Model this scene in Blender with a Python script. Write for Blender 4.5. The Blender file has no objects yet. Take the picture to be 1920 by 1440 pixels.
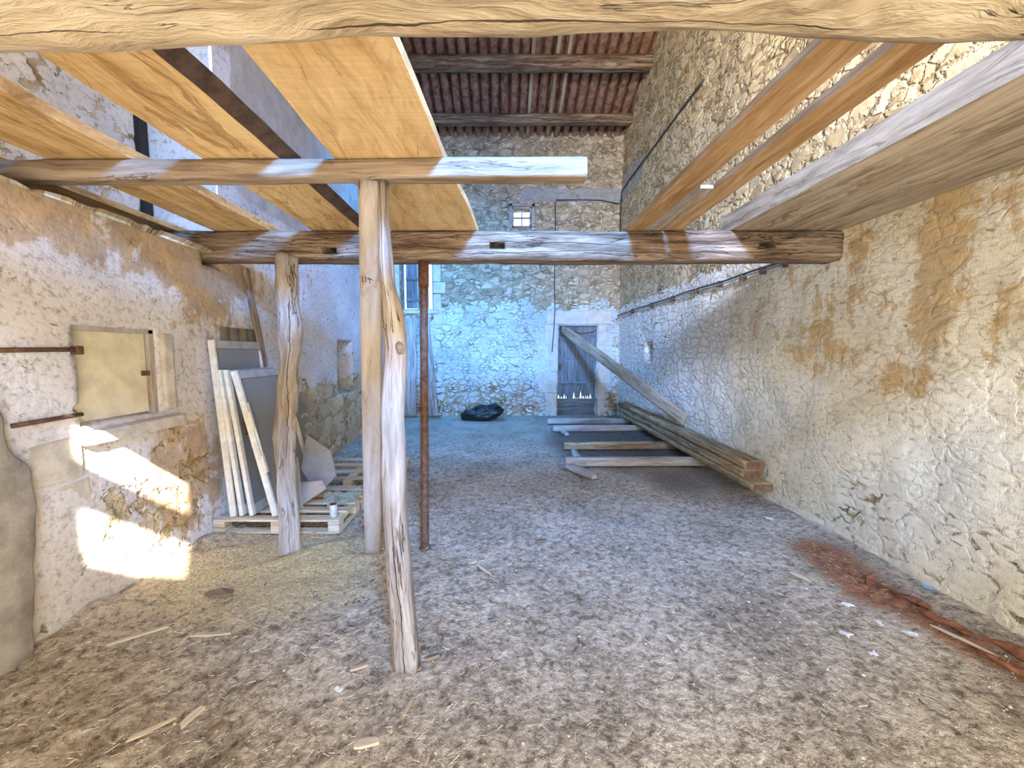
import bpy, bmesh, math, random
from mathutils import Vector, noise, Matrix

# ------------------------------------------------------------------ camera
scn = bpy.context.scene
COL = scn.collection
TILT = math.atan(60 / 720)
H = 1.6
cam_d = bpy.data.cameras.new('camera')
cam_d.sensor_fit = 'HORIZONTAL'; cam_d.sensor_width = 36.0
cam_d.lens = 36.0 * 720 / 1920
cam_d.shift_x = 20 / 1920
cam_d.clip_start = 0.02; cam_d.clip_end = 200
cam = bpy.data.objects.new('camera', cam_d); COL.objects.link(cam)
cam.location = (0, 0, H); cam.rotation_euler = (math.pi / 2 - TILT, 0, 0)
scn.camera = cam
# ------------------------------------------------------------------ view and light
scn.view_settings.view_transform = 'Standard'
scn.view_settings.look = 'None'
scn.view_settings.gamma = 1.0
scn.view_settings.use_curve_mapping = False
scn.view_settings.exposure = 0.68
scn.cycles.max_bounces = 6
scn.cycles.diffuse_bounces = 4
scn.cycles.glossy_bounces = 2
scn.cycles.transmission_bounces = 4
scn.cycles.use_adaptive_sampling = True
scn.cycles.adaptive_threshold = 0.15
scn.cycles.adaptive_min_samples = 16
scn.cycles.transparent_max_bounces = 8
scn.cycles.sample_clamp_indirect = 6.0
scn.cycles.use_denoising = True

world = bpy.data.worlds.new('sky'); scn.world = world; world.use_nodes = True
wn = world.node_tree.nodes; wn.clear()
wbg = wn.new('ShaderNodeBackground'); wout = wn.new('ShaderNodeOutputWorld')
wbg.inputs[0].default_value = (0.62, 0.85, 1.0, 1); wbg.inputs[1].default_value = 1.6
world.node_tree.links.new(wbg.outputs[0], wout.inputs[0])

def sun_light(d, power, col):
    l = bpy.data.lights.new('sun', 'SUN'); l.energy = power; l.color = col; l.angle = math.radians(0.55)
    o = bpy.data.objects.new('sun', l); COL.objects.link(o)
    o.rotation_euler = Vector(d).to_track_quat('-Z', 'Y').to_euler(); o.location = (6, -8, 9)
SUN_DIR = (-0.72, 1.0, -0.82)
sun_light(SUN_DIR, 30.0, (1.0, 0.90, 0.74))

def area_light(name, loc, d, sx, sy, power, col, spread=180):
    l = bpy.data.lights.new(name, 'AREA'); l.shape = 'RECTANGLE'; l.size = sx; l.size_y = sy
    l.energy = power; l.color = col; l.spread = math.radians(spread)
    o = bpy.data.objects.new(name, l); COL.objects.link(o)
    o.location = loc; o.rotation_euler = Vector(d).to_track_quat('-Z', 'Y').to_euler()
# daylight and added fill through the openings of the gable behind the camera
area_light('sky_through_high_window', (0.72, -1.86, 4.3), (-0.06, 1, -0.30), 0.55, 0.8, 270, (0.10, 0.37, 1.0), 78)
area_light('ground_bounce_through_high_window', (0.72, -1.86, 4.3), (0.95, 1, 0.22), 0.6, 0.9, 400, (1.0, 0.80, 0.48), 95)
area_light('added_doorway_fill', (0.9, -1.8, 1.25), (0, 1, 0.0), 2.9, 2.3, 105, (1.0, 0.91, 0.80), 180)  # unseen doorway and its lamp are added for ambient fill
# added blue lamp, unseen above the loft planks, to brighten the barn's back
area_light('added_roof_fill', (-1.95, 6.3, 7.1), (0.12, 0.42, -1), 1.0, 0.9, 140, (0.035, 0.33, 1.0), 88)

# ------------------------------------------------------------------ shader helpers
class G:
    def __init__(s, name):
        s.m = bpy.data.materials.new(name); s.m.use_nodes = True
        s.t = s.m.node_tree; s.t.nodes.clear()
        s.out = s.t.nodes.new('ShaderNodeOutputMaterial')
    def n(s, typ, props=None, **inp):
        nd = s.t.nodes.new(typ)
        for k, v in (props or {}).items(): setattr(nd, k, v)
        for k, v in inp.items():
            key = int(k[1:]) if k[0] == '_' and k[1:].isdigit() else k.replace('_', ' ')
            s.set(nd.inputs[key], v)
        return nd
    def set(s, sock, v):
        if isinstance(v, bpy.types.NodeSocket): s.t.links.new(v, sock)
        elif isinstance(v, bpy.types.Node): s.t.links.new(v.outputs[0], sock)
        elif isinstance(v, (tuple, list)) and len(v) == 3 and sock.type == 'RGBA': sock.default_value = (*v, 1)
        else: sock.default_value = v
    def math(s, op, a, b=0.0, c=0.0, clamp=False):
        return s.n('ShaderNodeMath', {'operation': op, 'use_clamp': clamp}, _0=a, _1=b, _2=c).outputs[0]
    def step(s, x, a, b, lo=0.0, hi=1.0):
        return s.n('ShaderNodeMapRange', {'interpolation_type': 'SMOOTHSTEP'}, _0=x, _1=a, _2=b, _3=lo, _4=hi).outputs[0]
    def mix(s, f, a, b):
        nd = s.t.nodes.new('ShaderNodeMix'); nd.data_type = 'RGBA'
        s.set(nd.inputs[0], f); s.set(nd.inputs[6], a); s.set(nd.inputs[7], b)
        return nd.outputs[2]
    def mul(s, f, a, b):
        nd = s.t.nodes.new('ShaderNodeMix'); nd.data_type = 'RGBA'; nd.blend_type = 'MULTIPLY'
        s.set(nd.inputs[0], f); s.set(nd.inputs[6], a); s.set(nd.inputs[7], b)
        return nd.outputs[2]
    def fmix(s, f, a, b):
        nd = s.t.nodes.new('ShaderNodeMix'); nd.data_type = 'FLOAT'
        s.set(nd.inputs[0], f); s.set(nd.inputs[2], a); s.set(nd.inputs[3], b)
        return nd.outputs[0]
    def noise(s, vec, scale, detail=4.0, rough=0.55, dist=0.0):
        return s.n('ShaderNodeTexNoise', {}, Vector=vec, Scale=scale, Detail=detail, Roughness=rough, Distortion=dist).outputs[0]
    def ramp(s, f, stops):
        nd = s.t.nodes.new('ShaderNodeValToRGB'); s.set(nd.inputs[0], f)
        e = nd.color_ramp.elements
        while len(e) < len(stops): e.new(0.5)
        for k, (p, c) in enumerate(stops): e[k].position = p; e[k].color = (*c, 1)
        return nd.outputs[0]
    def vec(s, x, y, z=0.0):
        return s.n('ShaderNodeCombineXYZ', {}, _0=x, _1=y, _2=z).outputs[0]
    def bsdf(s, col, rough=0.9, bump=None, bstr=0.5, bdist=0.01, disp=None, dscale=0.03, **kw):
        b = s.n('ShaderNodeBsdfPrincipled', {}, Base_Color=col, Roughness=rough, **kw)
        if bump is not None:
            s.t.links.new(s.n('ShaderNodeBump', {}, Strength=bstr, Distance=bdist, Height=bump).outputs[0], b.inputs['Normal'])
        s.t.links.new(b.outputs[0], s.out.inputs[0])
        if disp is not None:
            d = s.n('ShaderNodeDisplacement', {}, Height=disp, Midlevel=0.5, Scale=dscale)
            s.t.links.new(d.outputs[0], s.out.inputs['Displacement'])
            s.m.displacement_method = 'BOTH'
        return s.m

def masonry(name, axis, su=3.4, sv=6.5, stone=((0.40, 0.30, 0.17), (0.62, 0.50, 0.31), (0.74, 0.64, 0.44)), mortar=(0.56, 0.46, 0.30),
            plaster=((0.74, 0.66, 0.48), (0.90, 0.84, 0.68)), ochre=(0.46, 0.30, 0.12), dscale=0.045, joint_w=0.09, flake=5.0, thin=0.35, cement=(0.42, 0.42, 0.38), relief=0.28, crk=0.50, far=None):
    """rubble stone laid in rough courses; attribute mask R = how much plaster is left, G = ochre stain, with painted shade on the left wall, B = grey cement"""
    g = G(name)
    P = g.n('ShaderNodeTexCoord').outputs['Object']
    sep = g.n('ShaderNodeSeparateXYZ', {}, _0=P)
    u = g.math('ADD', sep.outputs[axis], g.math('MULTIPLY', sep.outputs[1 - axis], 0.8)); z = sep.outputs[2]
    at = g.n('ShaderNodeAttribute', {'attribute_name': 'mask'}).outputs['Color']
    am = g.n('ShaderNodeSeparateColor', {}, _0=at)
    R, Gn, B = am.outputs[0], am.outputs[1], am.outputs[2]
    uv = g.vec(u, z)
    wob = g.n('ShaderNodeTexNoise', {}, Vector=uv, Scale=3.2, Detail=3.0, Roughness=0.65).outputs['Color']
    wv = g.n('ShaderNodeVectorMath', {'operation': 'MULTIPLY_ADD'}, _0=wob, _1=(0.26, 0.17, 0), _2=uv).outputs[0]
    sc = g.n('ShaderNodeVectorMath', {'operation': 'MULTIPLY'}, _0=wv, _1=(su, sv, 1)).outputs[0]
    def vor(scale, feat, out): return g.n('ShaderNodeTexVoronoi', {'voronoi_dimensions': '2D', 'feature': feat}, Vector=sc, Scale=scale, Randomness=0.9).outputs[out]
    pick = g.step(g.noise(uv, 3.0, 2), 0.49, 0.51)
    e = g.fmix(pick, vor(0.85, 'DISTANCE_TO_EDGE', 'Distance'), g.math('MULTIPLY', vor(1.75, 'DISTANCE_TO_EDGE', 'Distance'), 0.8))
    cc = g.mix(pick, vor(0.85, 'F1', 'Color'), vor(1.75, 'F1', 'Color'))
    cs = g.n('ShaderNodeSeparateColor', {}, _0=cc)
    fine = g.noise(uv, 22, 3, 0.72)
    mid = g.noise(uv, 6, 3, 0.62)
    big = g.noise(uv, 1.1, 2, 0.6)
    ew = g.math('ADD', e, g.math('MULTIPLY', g.math('SUBTRACT', fine, 0.5), 0.30))
    jt = g.step(ew, 0.0, joint_w + 0.10)
    st = g.ramp(cs.outputs[0], [(0.0, stone[0]), (0.5, stone[1]), (1.0, stone[2])])
    st = g.mul(0.9, st, g.ramp(fine, [(0.25, (0.55, 0.52, 0.48)), (0.55, (1, 1, 1)), (0.8, (1.18, 1.18, 1.18))]))
    stc = g.mix(jt, g.mul(1.0, mortar, g.ramp(g.noise(uv, 3.5, 4), [(0.38, (0.45, 0.42, 0.38)), (0.55, (1.1, 1.1, 1.1))])), st)
    sh = g.math('ADD', g.math('MULTIPLY', jt, 0.62), g.math('ADD', g.math('MULTIPLY', cs.outputs[1], 0.26), g.math('MULTIPLY', fine, 0.22)))
    # plaster
    pn = g.noise(uv, flake, 5, 0.70, 0.3)
    pm0 = g.math('ADD', g.math('ADD', R, g.math('MULTIPLY', g.math('SUBTRACT', pn, 0.5), 1.5)), g.math('MULTIPLY', g.math('SUBTRACT', mid, 0.5), 0.5))
    pm0 = g.math('ADD', pm0, g.math('MULTIPLY', g.math('SUBTRACT', jt, 0.85), thin))
    pm = g.step(pm0, 0.44, 0.56)
    pc = g.ramp(big, [(0.35, plaster[0]), (0.62, plaster[1])])
    pc = g.mul(0.75, pc, g.ramp(fine, [(0.30, (0.5, 0.45, 0.36)), (0.47, (1, 1, 1)), (0.7, (1.1, 1.1, 1.1))]))
    # dark hairline cracks and pits
    ck = g.n('ShaderNodeTexVoronoi', {'voronoi_dimensions': '2D', 'feature': 'DISTANCE_TO_EDGE'}, Vector=g.n('ShaderNodeVectorMath', {'operation': 'MULTIPLY_ADD'}, _0=g.n('ShaderNodeTexNoise', {}, Vector=uv, Scale=8.0, Detail=4.0, Roughness=0.75).outputs['Color'], _1=(0.30, 0.30, 0), _2=uv).outputs[0], Scale=3.3).outputs['Distance']
    ckm = g.math('MULTIPLY', g.step(ck, 0.003, 0.016, 1.0, 0.0), g.step(g.noise(uv, 3.1, 3, 0.7), crk, crk + 0.05))
    pit = g.step(g.noise(uv, 15, 4, 0.80, 0.6), 0.645, 0.69)
    dk = g.math('MAXIMUM', ckm, pit)
    pc = g.mix(g.math('MULTIPLY', dk, 0.75), pc, (0.20, 0.13, 0.07))
    drips = g.noise(g.vec(g.math('MULTIPLY', u, 9), g.math('MULTIPLY', z, 0.9)), 1.0, 3, 0.6)
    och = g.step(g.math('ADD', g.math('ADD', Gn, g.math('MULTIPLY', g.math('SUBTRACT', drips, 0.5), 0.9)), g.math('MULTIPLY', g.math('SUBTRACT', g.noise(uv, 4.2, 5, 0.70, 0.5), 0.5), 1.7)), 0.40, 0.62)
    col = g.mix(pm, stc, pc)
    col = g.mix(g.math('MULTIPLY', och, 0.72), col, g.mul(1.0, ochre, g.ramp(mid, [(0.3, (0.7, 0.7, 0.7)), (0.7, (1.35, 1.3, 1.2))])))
    cem = g.step(g.math('ADD', B, g.math('MULTIPLY', g.math('SUBTRACT', pn, 0.5), 0.6)), 0.45, 0.6)
    col = g.mix(cem, col, g.mul(1.0, cement, g.ramp(mid, [(0.3, (0.8, 0.8, 0.8)), (0.7, (1.1, 1.1, 1.1))])))
    ph = g.math('ADD', g.math('ADD', 0.86, g.math('MULTIPLY', g.math('SUBTRACT', big, 0.5), 0.25)), g.math('ADD', g.math('MULTIPLY', g.math('SUBTRACT', mid, 0.5), 0.24), g.math('MULTIPLY', g.math('SUBTRACT', fine, 0.5), 0.14)))
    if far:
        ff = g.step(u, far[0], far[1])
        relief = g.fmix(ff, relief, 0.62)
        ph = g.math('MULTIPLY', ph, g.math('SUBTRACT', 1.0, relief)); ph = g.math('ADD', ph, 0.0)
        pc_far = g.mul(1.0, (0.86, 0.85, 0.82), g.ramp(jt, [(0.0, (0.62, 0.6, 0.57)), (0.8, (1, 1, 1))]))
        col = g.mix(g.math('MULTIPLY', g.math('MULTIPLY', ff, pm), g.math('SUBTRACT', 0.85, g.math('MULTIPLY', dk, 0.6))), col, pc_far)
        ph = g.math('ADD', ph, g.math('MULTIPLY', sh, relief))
    else: ph = g.math('ADD', g.math('MULTIPLY', ph, 1.0 - relief), g.math('MULTIPLY', sh, relief))
    ph = g.math('SUBTRACT', ph, g.math('MULTIPLY', dk, 0.22))
    hh = g.fmix(g.math('MAXIMUM', pm, cem), sh, ph)
    return g.bsdf(col, 0.93, disp=hh, dscale=dscale, Specular_IOR_Level=0.15)

def wood(name, dark, mid, light, crack=0.5, stain=0.0, scol=(0.2, 0.12, 0.06), gu=1.0, gv=9.0, bump=0.6, rough=0.85, dist=0.008, saw=0.0, patch=0.0, pcol=(0.6, 0.58, 0.55), wave=1.0, split=0.0, sw_=0.0028):
    g = G(name)
    UV = g.n('ShaderNodeTexCoord').outputs['UV']
    ob = g.n('ShaderNodeObjectInfo').outputs['Random']
    s0 = g.n('ShaderNodeSeparateXYZ', {}, _0=UV)
    off = g.math('MULTIPLY', ob, 37.0)
    u = g.math('ADD', s0.outputs[0], off); v = g.math('ADD', s0.outputs[1], off)
    base = g.vec(u, v)
    wn_ = g.math('SUBTRACT', g.noise(g.vec(g.math('MULTIPLY', u, 1.3), g.math('MULTIPLY', v, 3.0)), 1.0, 3), 0.5)
    v2 = g.math('ADD', v, g.math('MULTIPLY', wn_, 0.12 * wave))
    gr = g.noise(g.vec(g.math('MULTIPLY', u, gu * 1.4), g.math('MULTIPLY', v2, gv * 3)), 1.0, 5, 0.72, 0.4)
    gf = g.noise(g.vec(g.math('MULTIPLY', u, gu * 4), g.math('MULTIPLY', v2, gv * 14)), 1.0, 4, 0.7)
    lo = g.noise(g.vec(g.math('MULTIPLY', u, 0.9), g.math('MULTIPLY', v, 2.0)), 1.0, 4)
    mixn = g.math('ADD', g.math('MULTIPLY', gr, 0.6), g.math('ADD', g.math('MULTIPLY', gf, 0.2), g.math('MULTIPLY', lo, 0.25)))
    col = g.ramp(mixn, [(0.42, dark), (0.52, mid), (0.62, light)])
    cr0 = g.noise(g.vec(g.math('MULTIPLY', u, 0.8), g.math('MULTIPLY', v2, gv * 1.9)), 1.0, 5, 0.6, 0.3)
    cr = g.step(g.math('ABSOLUTE', g.math('SUBTRACT', cr0, 0.5)), 0.0015, 0.008, 1.0, 0.0)
    cr = g.math('MULTIPLY', cr, g.step(g.noise(g.vec(g.math('MULTIPLY', u, 1.5), g.math('MULTIPLY', v, 5)), 1.0, 3), 0.62 - 0.25 * crack, 0.70 - 0.2 * crack))
    col = g.mix(g.math('MULTIPLY', cr, 0.75 if crack > 0 else 0.0), col, (0.06, 0.04, 0.022))
    if stain > 0:
        sn = g.noise(g.vec(g.math('MULTIPLY', u, 1.6), g.math('MULTIPLY', v2, 5.0)), 1.0, 7, 0.7, 1.2)
        sm = g.step(sn, 0.62 - 0.2 * stain, 0.66 - 0.16 * stain)
        col = g.mix(g.math('MULTIPLY', sm, 0.62), col, scol)
        ring = g.step(g.math('ABSOLUTE', g.math('SUBTRACT', g.noise(g.vec(u, g.math('MULTIPLY', v, 2.0)), 1.4, 3, 0.5, 0.8), 0.55)), 0.004, 0.014, 1.0, 0.0)
        col = g.mix(g.math('MULTIPLY', ring, 0.5 * stain + 0.1), col, scol)
    if patch > 0:
        pm = g.step(g.noise(g.vec(g.math('MULTIPLY', u, 1.2), g.math('MULTIPLY', v, 4)), 1.6, 6, 0.6), 0.65 - 0.3 * patch, 0.75 - 0.25 * patch)
        col = g.mix(g.math('MULTIPLY', pm, 0.75), col, pcol)
    h = g.math('SUBTRACT', g.math('ADD', g.math('MULTIPLY', gr, 0.7), g.math('MULTIPLY', gf, 0.25)), g.math('MULTIPLY', cr, 1.2))
    if split > 0:
        vs = g.math('ADD', v, g.math('MULTIPLY', g.math('SUBTRACT', g.noise(g.vec(g.math('MULTIPLY', u, 1.5), g.math('MULTIPLY', g.math('FLOOR', g.math('DIVIDE', v, split)), 7.3)), 1.0, 5, 0.6), 0.5), 0.11))
        ds = g.math('MULTIPLY', g.math('ABSOLUTE', g.math('SUBTRACT', g.math('FRACT', g.math('DIVIDE', vs, split)), 0.5)), split)
        wid = g.math('MULTIPLY', g.step(g.noise(g.vec(g.math('MULTIPLY', u, 0.9), g.math('MULTIPLY', g.math('FLOOR', g.math('DIVIDE', vs, split)), 3.1)), 1.0, 3, 0.6), 0.40, 0.60), sw_)
        sp = g.math('LESS_THAN', ds, wid)
        col = g.mix(g.math('MULTIPLY', sp, 0.9), col, (0.035, 0.022, 0.014))
        h = g.math('SUBTRACT', h, g.math('MULTIPLY', sp, 2.0))
    if saw > 0:
        sw = g.noise(g.vec(g.math('MULTIPLY', u, 60), g.math('MULTIPLY', v, 1.5)), 1.0, 2)
        h = g.math('ADD', h, g.math('MULTIPLY', sw, saw))
        col = g.mul(0.35, col, g.ramp(sw, [(0.3, (0.75, 0.72, 0.68)), (0.6, (1.05, 1.05, 1.05))]))
    return g.bsdf(col, rough, bump=h, bstr=bump, bdist=dist, Specular_IOR_Level=0.2)

def plain(name, col, rough=0.8, var=0.3, scale=8.0, bump=0.2, metallic=0.0, dist=0.004, spec=0.3, dark=(0.4, 0.38, 0.35)):
    g = G(name)
    P = g.n('ShaderNodeTexCoord').outputs['Object']
    nz = g.noise(P, scale, 6, 0.65)
    c = g.mul(var, col, g.ramp(nz, [(0.35, dark), (0.6, (1.08, 1.08, 1.08))]))
    return g.bsdf(c, rough, bump=nz, bstr=bump, bdist=dist, Metallic=metallic, Specular_IOR_Level=spec)

# ------------------------------------------------------------------ geometry helpers
def tag(o, label=None, cat=None, group=None, kind=None):
    if label: o['label'] = label
    if cat: o['category'] = cat
    if group: o['group'] = group
    if kind: o['kind'] = kind
    return o
def empty(name, loc, rz=0.0, **kw):
    o = bpy.data.objects.new(name, None); COL.objects.link(o); o.location = loc; o.rotation_euler = (0, 0, rz)
    o.empty_display_size = 0.1
    tag(o, **kw); return o
def link(name, verts, faces, mat=None, parent=None, uvs=None, smooth=True, mats=None, fm=None):
    me = bpy.data.meshes.new(name); me.from_pydata([tuple(v) for v in verts], [], faces)
    if uvs is not None:
        ul = me.uv_layers.new(name='UVMap')
        flat = []
        for fuv in uvs:
            for q in fuv: flat += [q[0], q[1]]
        ul.data.foreach_set('uv', flat)
    me.polygons.foreach_set('use_smooth', [smooth] * len(me.polygons))
    for m in (mats or ([mat] if mat else [])): me.materials.append(m)
    if fm: me.polygons.foreach_set('material_index', fm)
    me.update()
    o = bpy.data.objects.new(name, me); COL.objects.link(o)
    if parent: o.parent = parent
    return o
def set_origin(o, loc):
    """moves a mesh object's origin without moving its shape"""
    loc = Vector(loc); o.data.transform(Matrix.Translation(-loc)); o.location = loc
    return o
def N3(x, y, z, s=1.0): return noise.noise(Vector((x * s, y * s, z * s)))

def loft_data(P, S, U, W, Hh, M=20, corner=0.25, amp=0.004, seed=0.0, nf=3.0, amp2=0.0):
    """P ring centres, S/U unit side and up vectors, W/Hh sizes; returns verts, faces, uvs"""
    verts = []; faces = []; uvs = []
    K = len(P)
    ang = []
    for k in range(M):
        a = 2 * math.pi * (k + 0.5) / M
        c, s = math.cos(a), math.sin(a)
        p = 2.0 / corner
        r = (abs(c) ** p + abs(s) ** p) ** (-1 / p)
        ang.append((c * r, s * r))
    L = 0.0; Ls = []
    for i in range(K):
        if i: L += (P[i] - P[i - 1]).length
        Ls.append(L)
        for k in range(M):
            cx, cy = ang[k]
            x = cx * W[i] / 2; y = cy * Hh[i] / 2
            d = amp * (noise.noise(Vector((Ls[i] * nf + seed, x * 14 + seed * 2, y * 14))) + 0.5 * noise.noise(Vector((Ls[i] * nf * 3.1, x * 30 + seed, y * 30)))) 
            if amp2: d += amp2 * noise.noise(Vector((Ls[i] * 1.1 + seed * 3, cx * 0.8, cy * 0.8)))
            q = math.hypot(cx, cy)
            verts.append(P[i] + S[i] * (x + d * cx / q) + U[i] * (y + d * cy / q))
    per = []
    acc = 0.0
    for k in range(M + 1):
        per.append(acc)
        a = ang[k % M]; b = ang[(k + 1) % M]
        acc += math.hypot((a[0] - b[0]) * W[0] / 2, (a[1] - b[1]) * Hh[0] / 2)
    for i in range(K - 1):
        for k in range(M):
            k2 = (k + 1) % M
            faces.append((i * M + k, i * M + k2, (i + 1) * M + k2, (i + 1) * M + k))
            uvs.append(((Ls[i], per[k]), (Ls[i], per[k + 1]), (Ls[i + 1], per[k + 1]), (Ls[i + 1], per[k])))
    for base, rev in ((0, True), ((K - 1) * M, False)):
        idx = list(range(base, base + M))
        if rev: idx = idx[::-1]
        faces.append(tuple(idx))
        i = 0 if rev else K - 1
        uvs.append([(ang[j - base][1] * Hh[i] / 2 * 0.3 + 50, ang[j - base][0] * W[i] / 2) for j in idx])
    return verts, faces, uvs

def timber(name, p0, p1, w, h, mat, parent=None, side=None, corner=0.25, amp=0.003, amp2=0.0, seed=1.0, step=0.05, wf=None, hf=None, off=None, M=20, nf=3.0, origin=None, smooth=True, endmat=None):
    """sawn or hewn length of wood from p0 to p1; w across `side`, h across the other way"""
    p0 = Vector(p0); p1 = Vector(p1); d = (p1 - p0); L = d.length; d.normalize()
    s = Vector(side) if side else (Vector((1, 0, 0)) if abs(d.x) < 0.8 else Vector((0, 1, 0)))
    s = (s - d * s.dot(d)).normalized(); u = s.cross(d).normalized()
    if u.z < 0 and abs(u.z) > 0.3: u = -u; 
    if s.cross(u).dot(d) < 0: s = -s; 
    K = max(2, int(L / step) + 1)
    P = []; W = []; Hh = []
    for i in range(K):
        t = i / (K - 1)
        c = p0 + d * (L * t)
        if off: 
            o_ = off(t); c = c + Vector(o_)
        P.append(c); W.append(w * (wf(t) if wf else 1)); Hh.append(h * (hf(t) if hf else 1))
    v, f, uv = loft_data(P, [s] * K, [u] * K, W, Hh, M, corner, amp, seed, nf, amp2)
    o = link(name, v, f, mat, parent, uv, smooth)
    bm = bmesh.new(); bm.from_mesh(o.data); bmesh.ops.recalc_face_normals(bm, faces=bm.faces); bm.to_mesh(o.data); bm.free()
    if endmat: o.data.materials.append(endmat)
    for p in o.data.polygons:
        if len(p.vertices) > 4:
            p.use_smooth = False
            if endmat: p.material_index = 1
    if parent is None: set_origin(o, origin or ((p0 + p1) / 2))
    else:
        pass
    return o

def interp(pts):
    def f(t):
        for a, b in zip(pts, pts[1:]):
            if t <= b[0]:
                k = (t - a[0]) / max(1e-6, b[0] - a[0]); k = k * k * (3 - 2 * k)
                if isinstance(a[1], (tuple, list)): return tuple(x + (y - x) * k for x, y in zip(a[1], b[1]))
                return a[1] + (b[1] - a[1]) * k
        return pts[-1][1]
    return f

def boxes(name, bx, mat, parent=None, bevel=0.003, jitter=0.0):
    """several boxes of one part: (x0,x1,y0,y1,z0,z1)"""
    bm = bmesh.new()
    uvl = bm.loops.layers.uv.new('UVMap')
    for (x0, x1, y0, y1, z0, z1) in bx:
        r = bmesh.ops.create_cube(bm, size=1.0)
        for v in r['verts']:
            v.co = Vector(((x0 + x1) / 2 + v.co.x * (x1 - x0), (y0 + y1) / 2 + v.co.y * (y1 - y0), (z0 + z1) / 2 + v.co.z * (z1 - z0)))
    if bevel:
        bmesh.ops.bevel(bm, geom=list(bm.edges), offset=bevel, segments=2, affect='EDGES', profile=0.6)
    dims = [max(b[1] - b[0] for b in bx), max(b[3] - b[2] for b in bx), max(b[5] - b[4] for b in bx)]
    ax = dims.index(max(dims))
    for f in bm.faces:
        n = f.normal; o2 = [a for a in (0, 1, 2) if a != ax]
        for l in f.loops:
            c = l.vert.co
            if abs(n[ax]) > 0.7: l[uvl].uv = (c[o2[0]], c[o2[1]])
            else:
                k = o2[0] if abs(n[o2[1]]) > abs(n[o2[0]]) else o2[1]
                l[uvl].uv = (c[ax], c[k] + 3.1 * (k == o2[0]))
    me = bpy.data.meshes.new(name); bm.to_mesh(me); bm.free(); me.materials.append(mat)
    o = bpy.data.objects.new(name, me); COL.objects.link(o)
    if parent: o.parent = parent
    return o

def prism(name, poly, thick, mat, parent=None, bevel=0.004, flip=False):
    """a flat piece cut to an outline: poly = 3-D points of its front face, thick = Vector"""
    T = Vector(thick); n = len(poly)
    v = [Vector(p) for p in poly] + [Vector(p) + T for p in poly]
    f = [tuple(range(n)), tuple(range(2 * n - 1, n - 1, -1))] + [(i, n + i, n + (i + 1) % n, (i + 1) % n) for i in range(n)]
    e1 = (v[1] - v[0]).normalized(); nn = T.normalized(); e2 = nn.cross(e1)
    r1 = [(q - v[0]).dot(e1) for q in v[:n]]; r2 = [(q - v[0]).dot(e2) for q in v[:n]]
    if max(r1) - min(r1) > max(r2) - min(r2): e1, e2 = e2, e1
    uvs = [[((v[i] - v[0]).dot(e2), (v[i] - v[0]).dot(e1)) if k < 2 else ((v[i] - v[0]).dot(e2), (v[i] - v[0]).dot(nn)) for i in ff] for k, ff in enumerate(f)]
    o = link(name, v, f, mat, parent, uvs, False)
    bm = bmesh.new(); bm.from_mesh(o.data); bmesh.ops.recalc_face_normals(bm, faces=bm.faces)
    if bevel: bmesh.ops.bevel(bm, geom=list(bm.edges), offset=bevel, segments=2, affect='EDGES', profile=0.6)
    bm.to_mesh(o.data); bm.free()
    return o

def tube(name, pts, r, mat, parent=None, seg=8, cap=True):
    pts = [Vector(p) for p in pts]; v = []; f = []
    K = len(pts); rr = r if isinstance(r, (list, tuple)) else [r] * K
    for i, p in enumerate(pts):
        d = (pts[min(i + 1, K - 1)] - pts[max(i - 1, 0)]).normalized()
        a = Vector((0, 0, 1)) if abs(d.z) < 0.9 else Vector((1, 0, 0))
        s = d.cross(a).normalized(); u = s.cross(d)
        for k in range(seg):
            an = 2 * math.pi * k / seg
            v.append(p + s * math.cos(an) * rr[i] + u * math.sin(an) * rr[i])
    for i in range(K - 1):
        for k in range(seg):
            f.append((i * seg + k, i * seg + (k + 1) % seg, (i + 1) * seg + (k + 1) % seg, (i + 1) * seg + k))
    if cap: f += [tuple(range(seg))[::-1], tuple(range((K - 1) * seg, K * seg))]
    o = link(name, v, f, mat, parent)
    return o

def lathe(name, prof, mat, parent=None, seg=24, closed=False):
    v = []; f = []; K = len(prof)
    for (r, z) in prof:
        for k in range(seg):
            a = 2 * math.pi * k / seg; v.append((r * math.cos(a), r * math.sin(a), z))
    for i in range(K - 1):
        for k in range(seg):
            f.append((i * seg + k, i * seg + (k + 1) % seg, (i + 1) * seg + (k + 1) % seg, (i + 1) * seg + k))
    f += [tuple(range(seg))[::-1], tuple(range((K - 1) * seg, K * seg))]
    return link(name, v, f, mat, parent)

def grid_lines(a, b, step, keys):
    ks = sorted(set([a, b] + [k for k in keys if a < k < b])); out = []
    for p, q in zip(ks, ks[1:]):
        n = max(1, round((q - p) / step))
        out += [p + (q - p) * i / n for i in range(n)]
    return out + [ks[-1]]

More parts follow.
